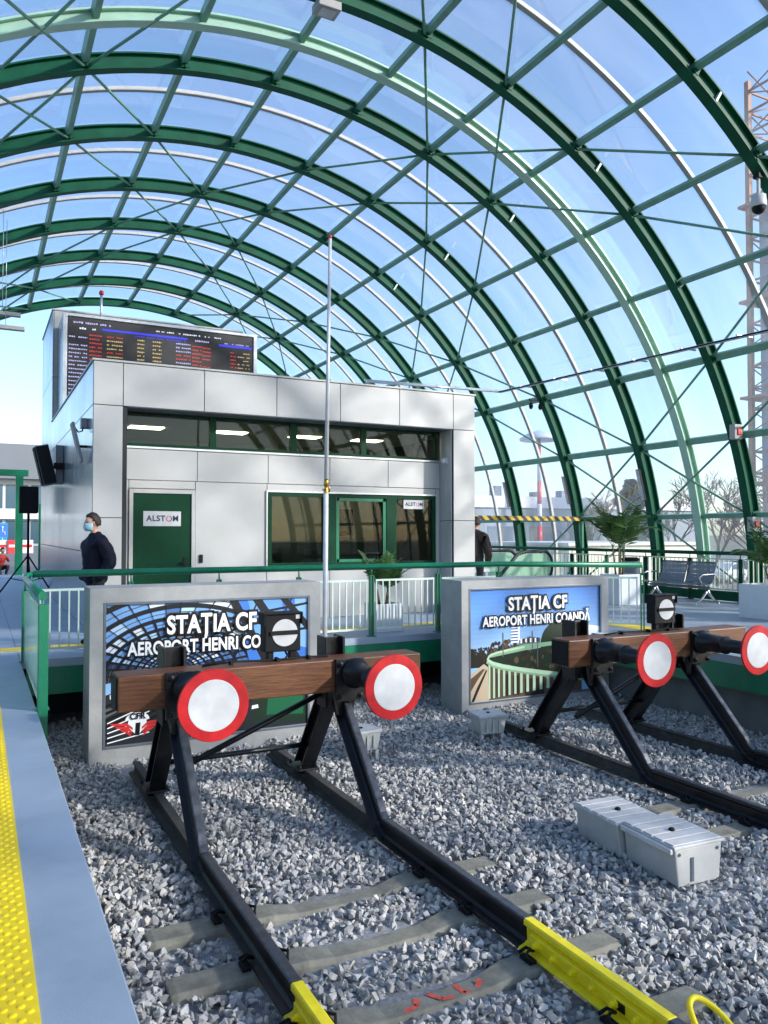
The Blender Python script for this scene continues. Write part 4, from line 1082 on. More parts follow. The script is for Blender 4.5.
# conduit tray
root = tag(empty('cable_tray', (13.5, 14, 5.4)), 'long grey cable tray with conduits crossing the ribs towards the right photo edge', 'cable tray')
inv = Matrix.Translation((-13.5, -14, -5.4))
def P(o): o.parent = root; o.matrix_parent_inverse = inv; return o
pA, pB = Vector((13.46, 18.7, 5.66)), Vector((13.66, 4.0, 5.36))
g = MB(); g.tube([pA, pB], .035, 8); g.tube([pA+Vector((.12,0,.03)), pB+Vector((.12,0,.03))], .022, 8); P(g.build('conduit', M['pole']))
g = MB(); g.tube([pA+Vector((-.12,0,-.02)), pB+Vector((-.12,0,-.02))], .018, 8); P(g.build('dark_conduit', M['blackmatt']))
g = MB(); pL = Vector((9.2, 18.9, 5.62)); g.tube([pA, pL], .032, 8); g.tube([pA+Vector((0,.1,.05)), pL+Vector((0,.1,.06))], .022, 8); P(g.build('cross_conduit', M['alu']))
g = MB()
for y in [5+1.4*i for i in range(10)]: g.box(13.32, 13.78, y-.02, y+.02, 5.34+(y-4)*.0204, 5.365+(y-4)*.0204)
P(g.build('tray_rung', M['alu']))
# fire alarm boxes on rib A
for th, lb in ((20.7, 'upper grey alarm box with red button on the nearest right rib'), (9.0, 'lower grey alarm box with red button on the nearest right rib')):
    p_ = vp(th, yk(1), RV-.20)
    root = tag(empty('alarm_box', p_), lb, 'alarm', 'red alarm boxes on the rib')
    g = MB(); g.box(-.14, .10, -.26, -.115, -.16, .16); g.build('box_body', M['gbar'], root, bevel=.01)
    g = MB(); g.box(-.07, .05, -.285, -.2605, -.07, .07); g.build('red_button', M['redpl'], root, bevel=.01)
# dome camera on the near rib
p_ = vp(48, yk(0), RV-.2)
root = tag(empty('dome_camera', p_), 'white and black dome camera hanging from the nearest rib at upper right', 'camera')
g = MB(); g.lathe([(.03,.0), (.03,-.30), (.12,-.32), (.13,-.50), (.125,-.52)], (0,0,0), (0,0,1), 20); g.build('camera_housing', M['white'], root)
g = MB(); g.ball((0,0,-.53), .11, n=18); g.build('camera_lens', M['blackmatt'], root)
g = MB(); g.box(-.06, .06, -.06, .06, -.02, .06); g.build('bracket', M['blackmatt'], root)
p_ = vp(30.2, yk(3), RV-.2)
root = tag(empty('twin_camera', p_), 'pair of small black cameras hanging from a rib right of the office roof', 'camera')
for s in (-1, 1): g = MB(); g.tube([(s*.16-.1,0,.0), (s*.16-.1,0,-.10)], .015, 8); g.lathe([(.05,0), (.06,-.10), (.03,-.16)], (s*.16-.1,0,-.10), (0,0,1), 14); g.build('camera_head', M['blackmatt'], root)
g = MB(); g.box(-.32, .12, -.03, .03, -.02, .02); g.build('bracket', M['blackmatt'], root)
for k, lb in ((0, 'first from the camera'), (1, 'second from the camera'), (2, 'third from the camera'), (3, 'fourth from the camera'), (4, 'fifth from the camera')):
    th = 56.5; t = R_(th); m = Matrix(((math.cos(t), 0, -math.sin(t), 0), (0,1,0,0), (math.sin(t), 0, math.cos(t), 0), (0,0,0,1)))
    root = tag(empty('rib_clamp_light', vp(th, yk(k), RV)), 'small pale spotlight clamped to the upper right of the rib, '+lb, 'spotlight', 'pale spotlights on the ribs')
    root.rotation_euler = m.to_euler()
    g = MB(); g.box(-.11, .11, -.099, -.035, -.02, .02); g.build('lamp_body', M['pale'], root, bevel=.004)
    g = MB(); g.box(-.05, .05, -.034, -.0235, -.012, .012); g.build('clamp', M['blackmatt'], root)
for k, lb in ((2, 'rib behind the bench'), (3, 'rib above the height bar'), (4, 'rib right of the office corner')):
    root = tag(empty('rib_wall_light', vp(15, yk(k), RV-.24)), 'slim slanted linear light with white face on the '+lb, 'light', 'linear lights on the lower ribs')
    root.rotation_euler = (0, R_(-15), 0)
    g = MB(); g.box(-.05, .0, -.06, .06, -.40, .40); g.build('light_body', M['blackmatt'], root); g = MB(); g.box(-.058, -.0505, -.05, .05, -.39, .39); g.build('diffuser', M['white'], root)
root = tag(empty('junction_box', vp(90.5, yk(1), RV-.19)), 'grey metal box with a hanging lamp under the rib at the top of the photo', 'box')
g = MB(); g.box(-.2, .2, -.16, .16, -.14, 0); g.build('box_body', M['gbar'], root, bevel=.01); g = MB(); g.box(-.13, .13, -.1, .1, -.155, -.1405); g.build('lamp_glass', M['white'], root)

# ------------------------------------------------------------------ right platform: bench, planters, bar, escalator
def bench(x, y, rz, label):
    root = tag(empty('waiting_bench', (x, y, 0), rz), label, 'bench'); root.scale = (.86, 1, 1)
    # local: length along x, faces -y
    for sx in (-.62, 0, .62)[:3]:
        if abs(sx) > .1: continue
    for cx_ in (-.46, .46):
        g = MB()
        prof = [(-.42, .43), (-.38, .445), (-.1, .42), (.06, .415), (.12, .45), (.20, .62), (.27, .86), (.275, .90)]
        fr = []
        vs = []; n = len(prof)
        for x_ in (cx_-.43, cx_+.43):
            for dz in (0, .018):
                vs += [(x_, yy, zz+dz) for yy, zz in prof]
        fs = []
        for i in range(n-1):
            fs += [(i, i+1, 2*n+i+1, 2*n+i), (n+i, 3*n+i, 3*n+i+1, n+i+1), (i, n+i, n+i+1, i+1), (2*n+i, 2*n+i+1, 3*n+i+1, 3*n+i)]
        fs += [(0, 2*n, 3*n, n), (n-1, 2*n-1, 4*n-1, 3*n-1)]
        g.add(vs, fs); g.build('seat_shell', M['perfm'], root)
        g = MB(); g.tube([(cx_-.43, -.41, .44), (cx_-.43, .06, .425), (cx_-.43, .13, .46), (cx_-.43, .275, .90)], .012, 8); g.tube([(cx_+.43, -.41, .44), (cx_+.43, .06, .425), (cx_+.43, .13, .46), (cx_+.43, .275, .90)], .012, 8); g.tube([(cx_-.43, .275, .91), (cx_+.43, .275, .91)], .013, 8)
        g.build('seat_rim', M['perf'], root)
    g = MB(); g.box(-1.0, 1.0, -.06, .04, .33, .39); g.build('seat_beam', M['perf'], root, bevel=.006)
    for s in (-1, 1):
        g = MB(); x_ = s*.86
        g.tube([(x_, 0, .34), (x_, -.06, .22), (x_, -.20, .10), (x_, -.36, .03)], [.035, .034, .028, .022], 10); g.tube([(x_, 0, .34), (x_, .06, .22), (x_, .20, .10), (x_, .34, .03)], [.035, .034, .028, .022], 10)
        g.lathe([(.035,0), (.035,.03)], (x_, -.36, 0), (0,0,1), 10); g.lathe([(.035,0), (.035,.03)], (x_, .34, 0), (0,0,1), 10)
        g.build('leg', M['steel'], root)
        g = MB(); x_ = s*.95; g.tube([(x_, .20, .40), (x_, .22, .60), (x_, .12, .66), (x_, -.22, .65), (x_, -.32, .60), (x_, -.30, .50), (x_, -.16, .40)], .02, 10); g.build('armrest', M['steel'], root)
def perf():
    m = mat('perforated_seat_metal', (.20, .225, .26, 1), .4, metal=.55); N = m.node_tree.nodes; L = m.node_tree.links
    tc = N.new('ShaderNodeTexCoord'); v = N.new('ShaderNodeTexVoronoi'); v.inputs['Scale'].default_value = 34; v.inputs['Randomness'].default_value = 0
    L.new(tc.outputs['Object'], v.inputs['Vector'])
    ms = N.new('ShaderNodeMath'); ms.operation = 'GREATER_THAN'; ms.inputs[1].default_value = .30; L.new(v.outputs['Distance'], ms.inputs[0])
    L.new(ms.outputs[0], N['Principled BSDF'].inputs['Alpha']); return m
M['perfm'] = perf()
bench(14.20, 12.86, R_(-90), 'two-seat perforated grey metal bench with steel legs by the side railing')

def palm(name_loc, box, height, nf, spread, label, stems=3, seed=1, leaf_w=.028, lmul=1.):
    r = random.Random(seed); x, y, bw, bd, bh = *name_loc, *box
    root = tag(empty('potted_palm', (x, y, 0)), label, 'potted plant', 'palms in white planters')
    g = MB(); t = .03
    g.box(-bw/2, bw/2, -bd/2, -bd/2+t, 0, bh); g.box(-bw/2, bw/2, bd/2-t, bd/2, 0, bh); g.box(-bw/2, -bw/2+t, -bd/2+t, bd/2-t, 0, bh); g.box(bw/2-t, bw/2, -bd/2+t, bd/2-t, 0, bh); g.box(-bw/2+t, bw/2-t, -bd/2+t, bd/2-t, 0, .05)
    pt = g.build('planter_box', M['whitebox'], root, bevel=.006)
    g = MB(); g.box(-bw/2+t, bw/2-t, -bd/2+t, bd/2-t, .05, bh-.05); g.build('soil', M['soil'], pt)
    g = MB(); bases = []
    for i in range(stems):
        a = 2*PI*i/stems+r.random(); q = bw*.13
        b0 = Vector((q*math.cos(a), q*math.sin(a), bh-.06)); h_ = height*r.uniform(.22, .34); tp = b0+Vector((q*.8*math.cos(a), q*.8*math.sin(a), h_))
        g.tube([b0, (b0+tp)/2+Vector((.01, .01, 0)), tp], [.024, .019, .014], 8); bases.append(tp)
    g.build('stem', M['stem'], root)
    for i in range(nf):
        b0 = bases[i % stems]; az = 2*PI*(i*.381966)+r.uniform(-.3, .3); el = R_(r.uniform(50, 86)); Lf = height*r.uniform(.5, .75)*lmul
        d = Vector((math.cos(az)*math.cos(el), math.sin(az)*math.cos(el), math.sin(el)))
        pts = []; pp = b0.copy(); n = 12
        for j in range(n+1):
            pts.append(pp.copy()); pp = pp+d*Lf/n; d = (d+Vector((math.cos(az)*.02, math.sin(az)*.02, -.13*spread*(.4+j/n)))).normalized()
        g = MB(); g.tube(pts, [.007*(1-.7*j/n) for j in range(n+1)], 5)
        for j in range(2, n+1):
            for hf in (0, .5):
                if j == n and hf: continue
                q = pts[j]+(pts[min(j+1, n)]-pts[j])*hf; dd = (pts[min(j+1, n)]-pts[j-1]).normalized(); sd_ = dd.cross(Vector((0,0,1)))
                if sd_.length < .1: sd_ = Vector((-math.sin(az), math.cos(az), 0))
                sd_.normalize(); un = sd_.cross(dd)
                ll = Lf*.30*math.sin(PI*min(1, .18+.82*(j+hf)/n)**.8)*r.uniform(.85, 1.15)+.03
                for s in (-1, 1):
                    dl = (sd_*s*.82+dd*.55+un*r.uniform(-.05, .25)).normalized(); wv = dl.cross(un).normalized()*leaf_w/2
                    m1 = q+dl*ll*.5; e1 = q+dl*ll+Vector((0,0,-ll*.22))
                    g.add([q, m1+wv, e1, m1-wv], [(0,1,2),(0,2,3)])
        g.build('frond', [M['leaf']], root, fix=False)
    return root
palm((5.80, 11.28), (.46, .46, .44), .98, 13, .8, 'small palm in a white planter box before the office window, behind the railing', 3, 3, .03)
palm((12.55, 13.05), (.60, .60, .66), 1.95, 15, 1.15, 'tall dark palm in a white planter box left of the bench', 4, 5, .032)
palm((13.05, 9.55), (.95, .95, .62), 1.25, 26, 1.2, 'bushy palm in a large white planter cut by the right photo edge', 5, 8, .038, 1.1)
root = tag(empty('litter_bin', (14.35, 14.55, 0)), 'dark grey litter bin standing beside the left end of the bench', 'bin')
g = MB(); g.lathe([(.20,0), (.21,.03), (.21,.86), (.20,.88)], (0,0,0), (0,0,1), 24); g.build('bin_body', M['perf'], root); g = MB(); g.lathe([(.215,.881), (.215,.93), (.17,.96)], (0,0,0), (0,0,1), 24); g.build('bin_lid', M['blackmatt'], root)

# striped height bar
root = tag(empty('height_limit_bar', (11.8, 17.25, 0)), 'horizontal yellow and black striped height bar between the office and a rib', 'barrier bar')
ml = [mat('stripe_yellow', (.62, .42, .03, 1), .5), mat('stripe_black', (.02, .02, .02, 1), .5)]
g = MB(); L0, L1, n = -3.05, 3.35, 46
for i in range(n):
    a_, b_ = L0+(L1-L0)*i/n, L0+(L1-L0)*(i+1)/n; sk = .06
    for y_ in (-.05, .05):
        g.add([(a_+sk, y_, 1.90), (b_+sk, y_, 1.90), (b_-sk, y_, 2.02), (a_-sk, y_, 2.02)], [(0,1,2,3)], i % 2)
    g.add([(a_+sk, -.05, 1.90), (b_+sk, -.05, 1.90), (b_+sk, .05, 1.90), (a_+sk, .05, 1.90)], [(0,1,2,3)], i % 2); g.add([(a_-sk, -.05, 2.02), (b_-sk, -.05, 2.02), (b_-sk, .05, 2.02), (a_-sk, .05, 2.02)], [(0,1,2,3)], i % 2)
g.build('striped_bar', ml, root, fix=False)
for x in (-2.9, 3.38): g = MB(); g.box(x-.03, x+.03, -.046, .046, 0, 1.895 if x < 0 else 2.02); g.build('bar_post', M['green'], root)

# escalator landing
root = tag(empty('escalator', (14.25, 18.6, 0), R_(197)), 'escalator landing with black looped handrails beyond the striped height bar', 'escalator')
for y_ in (-.62, .62):
    pts = []
    for t in range(-90, 91, 15): pts.append((-.0-.42*math.cos(R_(t)), y_, .62+.42*math.sin(R_(t))))
    pts += [(.9, y_, 1.04), (1.25, y_, .98), (2.6, y_, .02)]
    g = MB(); g.tube(pts, .045, 10); g.build('handrail', M['rubber'], root)
    inner = [(-.36*math.cos(R_(t)), .62+.36*math.sin(R_(t))) for t in range(-90, 91, 15)]+[(.9, .98), (1.22, .92), (2.45, .02), (0, .02)]
    g = MB(); g.prism(inner, 'y', y_-.008, y_+.008); g.build('glass_balustrade', M['railglass'], root)
    g = MB(); g.box(-.45, 2.4, y_-.09, y_+.09, 0, .20); g.build('skirt', M['steel'], root, bevel=.02)
g = MB(); g.box(-.6, 2.5, -.52, .52, 0, .012); g.build('landing_plate', M['steel'], root)
g = MB(); g.box(11.0, 11.55, 17.9, 18.4, 0, 1.25); tag(g.build('green_cabinet', M['green'], bevel=.01), 'plain green cabinet beside the escalator, right of the office corner', 'cabinet')
g = MB(); g.box(10.0, 11.0, 15.75, 16.05, .62, .70); g.box(10.05, 10.12, 15.78, 16.02, 0, .619); g.box(10.88, 10.95, 15.78, 16.02, 0, .619); tag(g.build('white_counter', M['whitebox'], bevel=.004), 'narrow white counter at the right corner of the office', 'counter')

# ------------------------------------------------------------------ people
def head_mesh(g, c, yawr, mi_skin, r=.105):
    """a head with brow, nose, chin and ears; c = centre, faces +x before yaw"""
    c = Vector(c); rot = Matrix.Rotation(yawr, 3, 'Z'); n = 24; m = 18; vs = []; fs = []
    for i in range(m+1):
        t = PI*i/m
        for k in range(n):
            a = 2*PI*k/n
            x, y, z = math.sin(t)*math.cos(a), math.sin(t)*math.sin(a), math.cos(t)
            X = x*.098; Y = y*.076; Z = z*.122
            if z < -.1: X *= 1-.12*(-z); Y *= 1-.30*(-z)      # jaw
            if x > .3:
                f = (x-.3)/.7
                nose = math.exp(-((y/.18)**2))*math.exp(-(((z+.12)/.22)**2)); X += .024*nose*f
                eye = math.exp(-(((abs(y)-.38)/.2)**2))*math.exp(-(((z-.06)/.13)**2)); X -= .011*eye*f
                X += .006*math.exp(-((z-.28)/.12)**2)*f
                X += .007*math.exp(-((y/.35)**2))*math.exp(-(((z+.52)/.1)**2))*f   # lips
                X += .010*math.exp(-((y/.4)**2))*math.exp(-(((z+.82)/.15)**2))*f   # chin
            else: X *= 1.05
            vs.append(c+rot @ Vector((X, Y, Z)))
    for i in range(m):
        for k in range(n):
            k2 = (k+1) % n; fs.append((i*n+k, (i+1)*n+k, (i+1)*n+k2, i*n+k2))
    g.add(vs, fs, mi_skin, True)
    for s in (-1, 1):
        for j in range(1): g.ball(c+rot @ Vector((-.008, s*.078, -.005)), .03, mi_skin, 10, (.7, .35, 1.0))
    return rot
def merge_into(o, g):
    me = o.data; bm = bmesh.new(); bm.from_mesh(me)
    t = bpy.data.meshes.new('t'); t.from_pydata(g.v, [], g.f); t.polygons.foreach_set('material_index', g.m); t.polygons.foreach_set('use_smooth', g.sm)
    for m in me.materials: t.materials.append(m)
    bm.from_mesh(t); bm.to_mesh(me); bm.free(); bpy.data.meshes.remove(t)
def hair_mb(c, yawr, back=.0, vol=1.0):
    g = MB(); c = Vector(c); rot = Matrix.Rotation(yawr, 3, 'Z'); n = 24; m = 12; vs = []; fs = []; r = random.Random(4)
    for i in range(m+1):
        t = PI*.60*i/m
        for k in range(n):
            a = 2*PI*k/n; x, y, z = math.sin(t)*math.cos(a), math.sin(t)*math.sin(a), math.cos(t)
            lim = 1.0
            if x > .45 and z < .55: lim = .93
            j = 1+r.uniform(-.015, .03)
            vs.append(c+rot @ Vector((x*.106*vol*lim*j-.006, y*.084*vol*lim*j, z*.132*vol*j+.004)))
    for i in range(m):
        for k in range(n):
            k2 = (k+1) % n
            a = 2*PI*(k+.5)/n; t = PI*.60*(i+.5)/m
            x, z = math.sin(t)*math.cos(a), math.cos(t)
            if x > .35 and z < .62: continue
            if x > -.02 and z < .1 and abs(math.sin(a)) > .3: continue
            if z < -.22 and x > -.25: continue
            fs.append((i*n+k, (i+1)*n+k, (i+1)*n+k2, i*n+k2))
    g.add(vs, fs, 0, True); return g
def standing(loc, rz, label, jacket, trousers, H=1.8, mask=True, bag=False):
    # local frame: faces +x, height 1.8
    s = H/1.8
    J = [(0,0,.98,.145), (0,0,1.14,.15), (.01,0,1.32,.165), (.0,0,1.46,.115), (.012,0,1.545,.058), (.03,0,1.62,.055),      # 0-5 pelvis..neck
         (0,.095,.90,.10), (.02,.10,.50,.068), (-.02,.10,.10,.05), (.10,.11,.045,.042), (.17,.115,.03,.03),              # left leg 6-10
         (0,-.095,.90,.10), (.0,-.10,.50,.068), (-.03,-.10,.10,.05), (.09,-.11,.045,.042), (.16,-.115,.03,.03),           # right leg 11-15
         (-.01,.20,1.42,.07), (-.07,.265,1.15,.056), (.07,.235,.95,.045), (.12,.19,.90,.04),                              # left arm 16-19
         (-.01,-.20,1.42,.07), (-.07,-.265,1.15,.056), (.07,-.235,.95,.045), (.12,-.19,.90,.04)]                           # right arm
    Bn = [(0,1),(1,2),(2,3),(3,4),(4,5),(0,6),(6,7),(7,8),(8,9),(9,10),(0,11),(11,12),(12,13),(13,14),(14,15),(3,16),(16,17),(17,18),(18,19),(3,20),(20,21),(21,22),(22,23)]
    root = tag(empty('person', loc, rz), label, 'person'); root.scale = (s, s, s)
    b = skinned('body', J, Bn, [trousers, M['skin'], M['blackmatt']])
    for p in b.data.polygons:
        z = p.center.z
        p.material_index = 1 if (z > 1.50) else (2 if z < .085 else 0)
    hc = (.055, 0, 1.695); g = MB(); rot = head_mesh(g, hc, 0, 1)
    for sy in (-1, 1): g.ball((hc[0]+.083, sy*.031, hc[2]+.010), .011, 2, 8)
    merge_into(b, g); b.parent = root
    JJ = [(0,0,.80,.185), (0,0,.98,.185), (0,0,1.14,.19), (.01,0,1.32,.20), (-.005,0,1.46,.145), (.008,0,1.535,.09), (.015,0,1.580,.083),
          (-.015,.21,1.42,.105), (-.10,.31,1.15,.092), (.05,.27,.96,.078), (.10,.22,.90,.066),
          (-.015,-.21,1.42,.105), (-.10,-.31,1.15,.092), (.05,-.27,.96,.078), (.10,-.22,.90,.066)]
    JB = [(0,1),(1,2),(2,3),(3,4),(4,5),(5,6),(4,7),(7,8),(8,9),(9,10),(4,11),(11,12),(12,13),(13,14)]
    j = skinned('jacket', JJ, JB, [jacket]); j.parent = root
    fold = bpy.data.textures.new('fold', 'CLOUDS'); fold.noise_scale = .11
    sb = j.modifiers.new('s2', 'SUBSURF'); sb.levels = 1; sb.render_levels = 1
    dm = j.modifiers.new('folds', 'DISPLACE'); dm.texture = fold; dm.strength = .032; dm.mid_level = .5
    h = hair_mb(hc, 0).build('hair', M['hair'], root, fix=False); sm = h.modifiers.new('solid', 'SOLIDIFY'); sm.thickness = .012; sm.offset = 1
    if mask:
        g = MB(); vs = []; fs = []; n = 13
        for i, (z, rr) in enumerate(((-.005, .108), (-.03, .122), (-.06, .122), (-.09, .112), (-.115, .09))):
            for k in range(n):
                a = R_(-78+156*k/(n-1)); vs.append(Vector((hc[0]+rr*math.cos(a)*(.98 if abs(a) < .5 else 1), rr*.74*math.sin(a), hc[2]+z)))
        fs = [(i*n+k, i*n+k+1, (i+1)*n+k+1, (i+1)*n+k) for i in range(4) for k in range(n-1)]
        g.add(vs, fs, 0, True); mk = g.build('face_mask', M['mask'], root, fix=False); q = mk.modifiers.new('s', 'SOLIDIFY'); q.thickness = .004; q.offset = 1
    if bag:
        g = MB(); g.box(-.36, -.17, -.15, .15, .98, 1.40); bgk = g.build('backpack', M['blackmatt'], root, bevel=.05)
    return root
standing((1.47, 11.66, .006), R_(196), 'man in a navy jacket and blue face mask standing left of the green door', M['navy'], M['trouser'], 1.80)
standing((9.60, 14.3, 0), R_(35), 'person in a dark brown jacket with black backpack behind the office corner', M['brownj'], M['trouser'], 1.88, mask=False, bag=True)
# crouching photographer far left
root = tag(empty('person', (.78, 34.4, -.12), R_(-60)), 'person in a red jacket crouching with a camera far beyond the platform', 'person')
J = [(0,0,.34,.14), (.06,0,.50,.14), (.12,0,.66,.15), (.13,0,.78,.10), (.15,0,.85,.055), (.16,0,.90,.05), (.02,.11,.30,.10), (.36,.13,.42,.075), (.20,.13,.06,.05), (.33,.13,.03,.04), (.02,-.11,.30,.10), (.28,-.13,.08,.075), (-.06,-.13,.06,.05), (-.16,-.13,.05,.04),
     (.12,.20,.72,.065), (.26,.22,.56,.05), (.36,.08,.74,.04), (.12,-.20,.72,.065), (.26,-.22,.56,.05), (.36,-.08,.74,.04)]
Bn = [(0,1),(1,2),(2,3),(3,4),(4,5),(0,6),(6,7),(7,8),(8,9),(0,10),(10,11),(11,12),(12,13),(3,14),(14,15),(15,16),(3,17),(17,18),(18,19)]
b = skinned('body', J, Bn, [M['trouser'], M['skin'], M['redj']])
for p in b.data.polygons: p.material_index = 2 if (.42 < p.center.z < .84) else (1 if p.center.z >= .84 else 0)
hc = (.19, 0, .98); g = MB(); head_mesh(g, hc, 0, 1); merge_into(b, g); b.parent = root
h = hair_mb(hc, 0).build('hair', M['hair'], root, fix=False); q = h.modifiers.new('s', 'SOLIDIFY'); q.thickness = .012; q.offset = 1

# ------------------------------------------------------------------ outside: left, terminal
root = tag(empty('terminal_building', (0, 112, -.12)), 'long airport terminal with grey fascia and blue windows behind the hall', 'building')
g = MB(); g.box(-60, 40, 0, 30, 8.7, 13.2); g.build('roof_fascia', mat('terminal_grey', (.13, .15, .175, 1), .6, var=.05, scale=.2), root)
g = MB(); g.box(-60, 40, 1.5, 30, 0, 8.69); g.build('wall', mat('terminal_wall', (.46, .50, .52, 1), .6, var=.05, scale=.3), root)
wb = mat('terminal_window', (.05, .10, .14, 1), .12)
for i in range(18, 26):
    x = -60+3*i
    for z0, z1 in ((4.9, 8.0), (.3, 3.3)): g = MB(); g.box(x+.2, x+2.8, 1.42, 1.49, z0, z1); g.build('window', wb, root)
g = MB(); g.box(-60, 40, .9, 1.49, 3.5, 4.6); g.build('canopy_band', mat('terminal_band', (.55, .60, .62, 1), .5), root)
M['banner'] = mat('blue_banner', (.03, .28, .45, 1), .5)
for x in (-1.2, 1.4): g = MB(); g.box(x, x+2.0, 1.3, 1.41, .8, 3.0); g.build('blue_banner', M['banner'], root)
g = MB(); n = 24
g.lathe([(14*math.cos(R_(t)), 4.5*math.sin(R_(t))) for t in (0, 15, 30, 45, 60, 75, 88)], (-6+14, 150, 11.5), (0,0,1), 32)
tag(g.build('pale_dome', mat('pale_dome_shell', (.62, .64, .66, 1), .5)), 'pale low dome roof rising behind the grey terminal fascia', 'dome')
for i in range(6):
    root = tag(empty('barrier_block', (-1.2+.95*2*i*.5*1.02, 72+(i % 2)*.2, -.12)), 'red and white plastic road barrier before the terminal', 'barrier', 'red and white barriers before the terminal')
    g = MB(); g.prism([(-.3, 0), (.3, 0), (.2, .35), (.12, 1.1), (-.12, 1.1), (-.2, .35)], 'x', -.48, .48); g.build('barrier_body', M['redpl'] if i % 2 == 0 else M['white'], root, bevel=.02)
    g = MB(); g.box(-.40, .40, -.215, -.16, .5, .72); g.build('barrier_panel', M['white'] if i % 2 == 0 else M['redpl'], root)
root = tag(empty('accessible_sign', (2.0, 80, -.12)), 'small blue square road sign on a post before the terminal', 'sign')
g = MB(); g.tube([(0,0,0), (0,0,1.5)], .04, 8); g.build('sign_post', M['alu'], root); g = MB(); g.box(-.45, .45, -.06, -.042, 1.3, 2.5); g.build('sign_plate', mat('sign_blue', (.03, .14, .5, 1), .4), root)
g = MB(); g.ball((.0, -.064, 2.2), .1, n=8); g.tube([(0, -.065, 2.1), (0, -.065, 1.8), (.18, -.065, 1.78), (.2, -.065, 1.5)], .04, 6); g.build('sign_symbol', M['white'], root)

# ------------------------------------------------------------------ outside: right
root = tag(empty('cream_building', (29.0, 34, -2)), 'low cream walled building seen through the right side glazing', 'building')
g = MB(); g.box(0, 10.2, 0, 8, 0, 2.85); g.build('wall', mat('cream_render', (.60, .56, .46, 1), .8, var=.06, scale=.4), root)
g = MB(); g.box(-.2, 10.4, -.2, 8.2, 2.851, 3.02); g.build('roof', mat('pale_roof_edge', (.55, .55, .52, 1), .6), root)
g = MB(); g.box(7.2, 8.6, -.05, -.002, .2, 1.9); g.build('window', wb, root)
root = tag(empty('grey_hangar', (50, 62, -2)), 'distant flat grey building with a white roof edge right of the office', 'building')
g = MB(); g.box(-9, 22, 0, 14, 0, 6.0); g.build('wall', mat('hangar_grey', (.20, .235, .28, 1), .7, var=.06, scale=.2), root)
g = MB(); g.box(-9.2, 22.2, -.25, 14.2, 6.001, 7.1); g.build('roof', mat('hangar_roof', (.60, .62, .66, 1), .6), root)
for x in (-7, -2, 3, 8, 13): g = MB(); g.box(x, x+3, -.06, -.002, 2.2, 4.2); g.build('window', wb, root)
for x, h in ((-4, 1.2), (1, .7), (4.5, .9)): g = MB(); g.box(x, x+.8, 3, 4, 7.1, 7.1+h); g.build('roof_vent', M['perf'], root)
# floodlight mast
root = tag(empty('floodlight_mast', (47.2, 59.5, -2)), 'red and white floodlight mast with a round lamp crown', 'mast')
for i in range(6): g = MB(); g.tube([(0,0,2.1*i), (0,0,2.1*i+2.1)], [.26-.015*i, .26-.015*(i+1)], 10); g.build('mast_section', M['redpl'] if i % 2 == 1 else M['white'], root)
g = MB(); g.lathe([(.4,12.55), (1.8,12.3), (1.9,12.5), (1.2,12.95), (.1,13.3)], (0,0,0), (0,0,1), 20); g.build('lamp_crown', mat('lamp_crown', (.42, .50, .58, 1), .5), root)
# construction tower beyond the right edge
root = tag(empty('lattice_tower', (66.2, 47.0, -2)), 'tall brown lattice tower with a blue grey clad shaft at the right photo edge', 'tower')
M['rust'] = mat('rusty_tower_steel', (.30, .15, .085, 1), .7, var=.2, scale=1.5); M['shaft'] = mat('blue_grey_cladding', (.22, .27, .34, 1), .5, var=.12, scale=.6)
W = 2.3
for sx in (-1, 1):
    for sy in (-1, 1): g = MB(); g.box(sx*W-.22, sx*W+.22, sy*W-.22, sy*W+.22, 0, 46); g.build('corner_column', M['rust'], root)
g = MB()
for i in range(23):
    z = 2*i+1
    for s in (-1, 1): g.box(-W, W, s*W-.08, s*W+.08, z, z+.16); g.box(s*W-.08, s*W+.08, -W, W, z, z+.16)
    for s in (-1, 1):
        g.tube([(-W, s*W, z), (W, s*W, z+2)] if i % 2 else [(W, s*W, z), (-W, s*W, z+2)], .07, 6); g.tube([(s*W, -W, z), (s*W, W, z+2)] if i % 2 else [(s*W, W, z), (s*W, -W, z+2)], .07, 6)
g.build('lattice_bracing', M['rust'], root)
g = MB(); g.box(-1.7, 1.7, -1.7, 1.7, 0, 34); g.build('clad_shaft', M['shaft'], root)
for z in (8, 16, 25, 34): g = MB(); g.box(-3.0, 3.0, -3.0, 3.0, z, z+.25); g.build('work_deck', M['rust'], root)
# trees
def bare_tree(x, y, h, seed, label):
    r = random.Random(seed); root = tag(empty('bare_tree', (x, y, -2)), label, 'tree', 'bare winter trees beyond the glazing')
    trunk = MB(); tw = MB()
    def grow(p, d, l, rad, dep):
        q = p+d*l*.5+Vector((r.uniform(-1,1), r.uniform(-1,1), 0))*l*.05; e_ = p+d*l
        (trunk if dep < 2 else tw).tube([p, q, e_], [max(rad, .022), max(rad*.85, .02), max(rad*.68, .016)], 4 if dep > 1 else 8, cap=False)
        if dep == 6: return
        for i in range(3 if dep < 4 else 3):
            nd = (d+Vector((r.uniform(-1,1), r.uniform(-1,1), r.uniform(-.25,.6)))*.72).normalized(); grow(e_ if i < 2 else q, nd, l*r.uniform(.62,.82), rad*.58, dep+1)
    grow(Vector((0,0,0)), Vector((0,0,1)), h*.30, h*.022, 0)
    bk = M['bark']; trunk.build('trunk', bk, root, fix=False); tw.build('crown', M['twig'], root, fix=False)
M['bark'] = mat('bark', (.07, .05, .04, 1), .9, bump=.3); M['twig'] = mat('twigs', (.11, .072, .06, 1), .9)
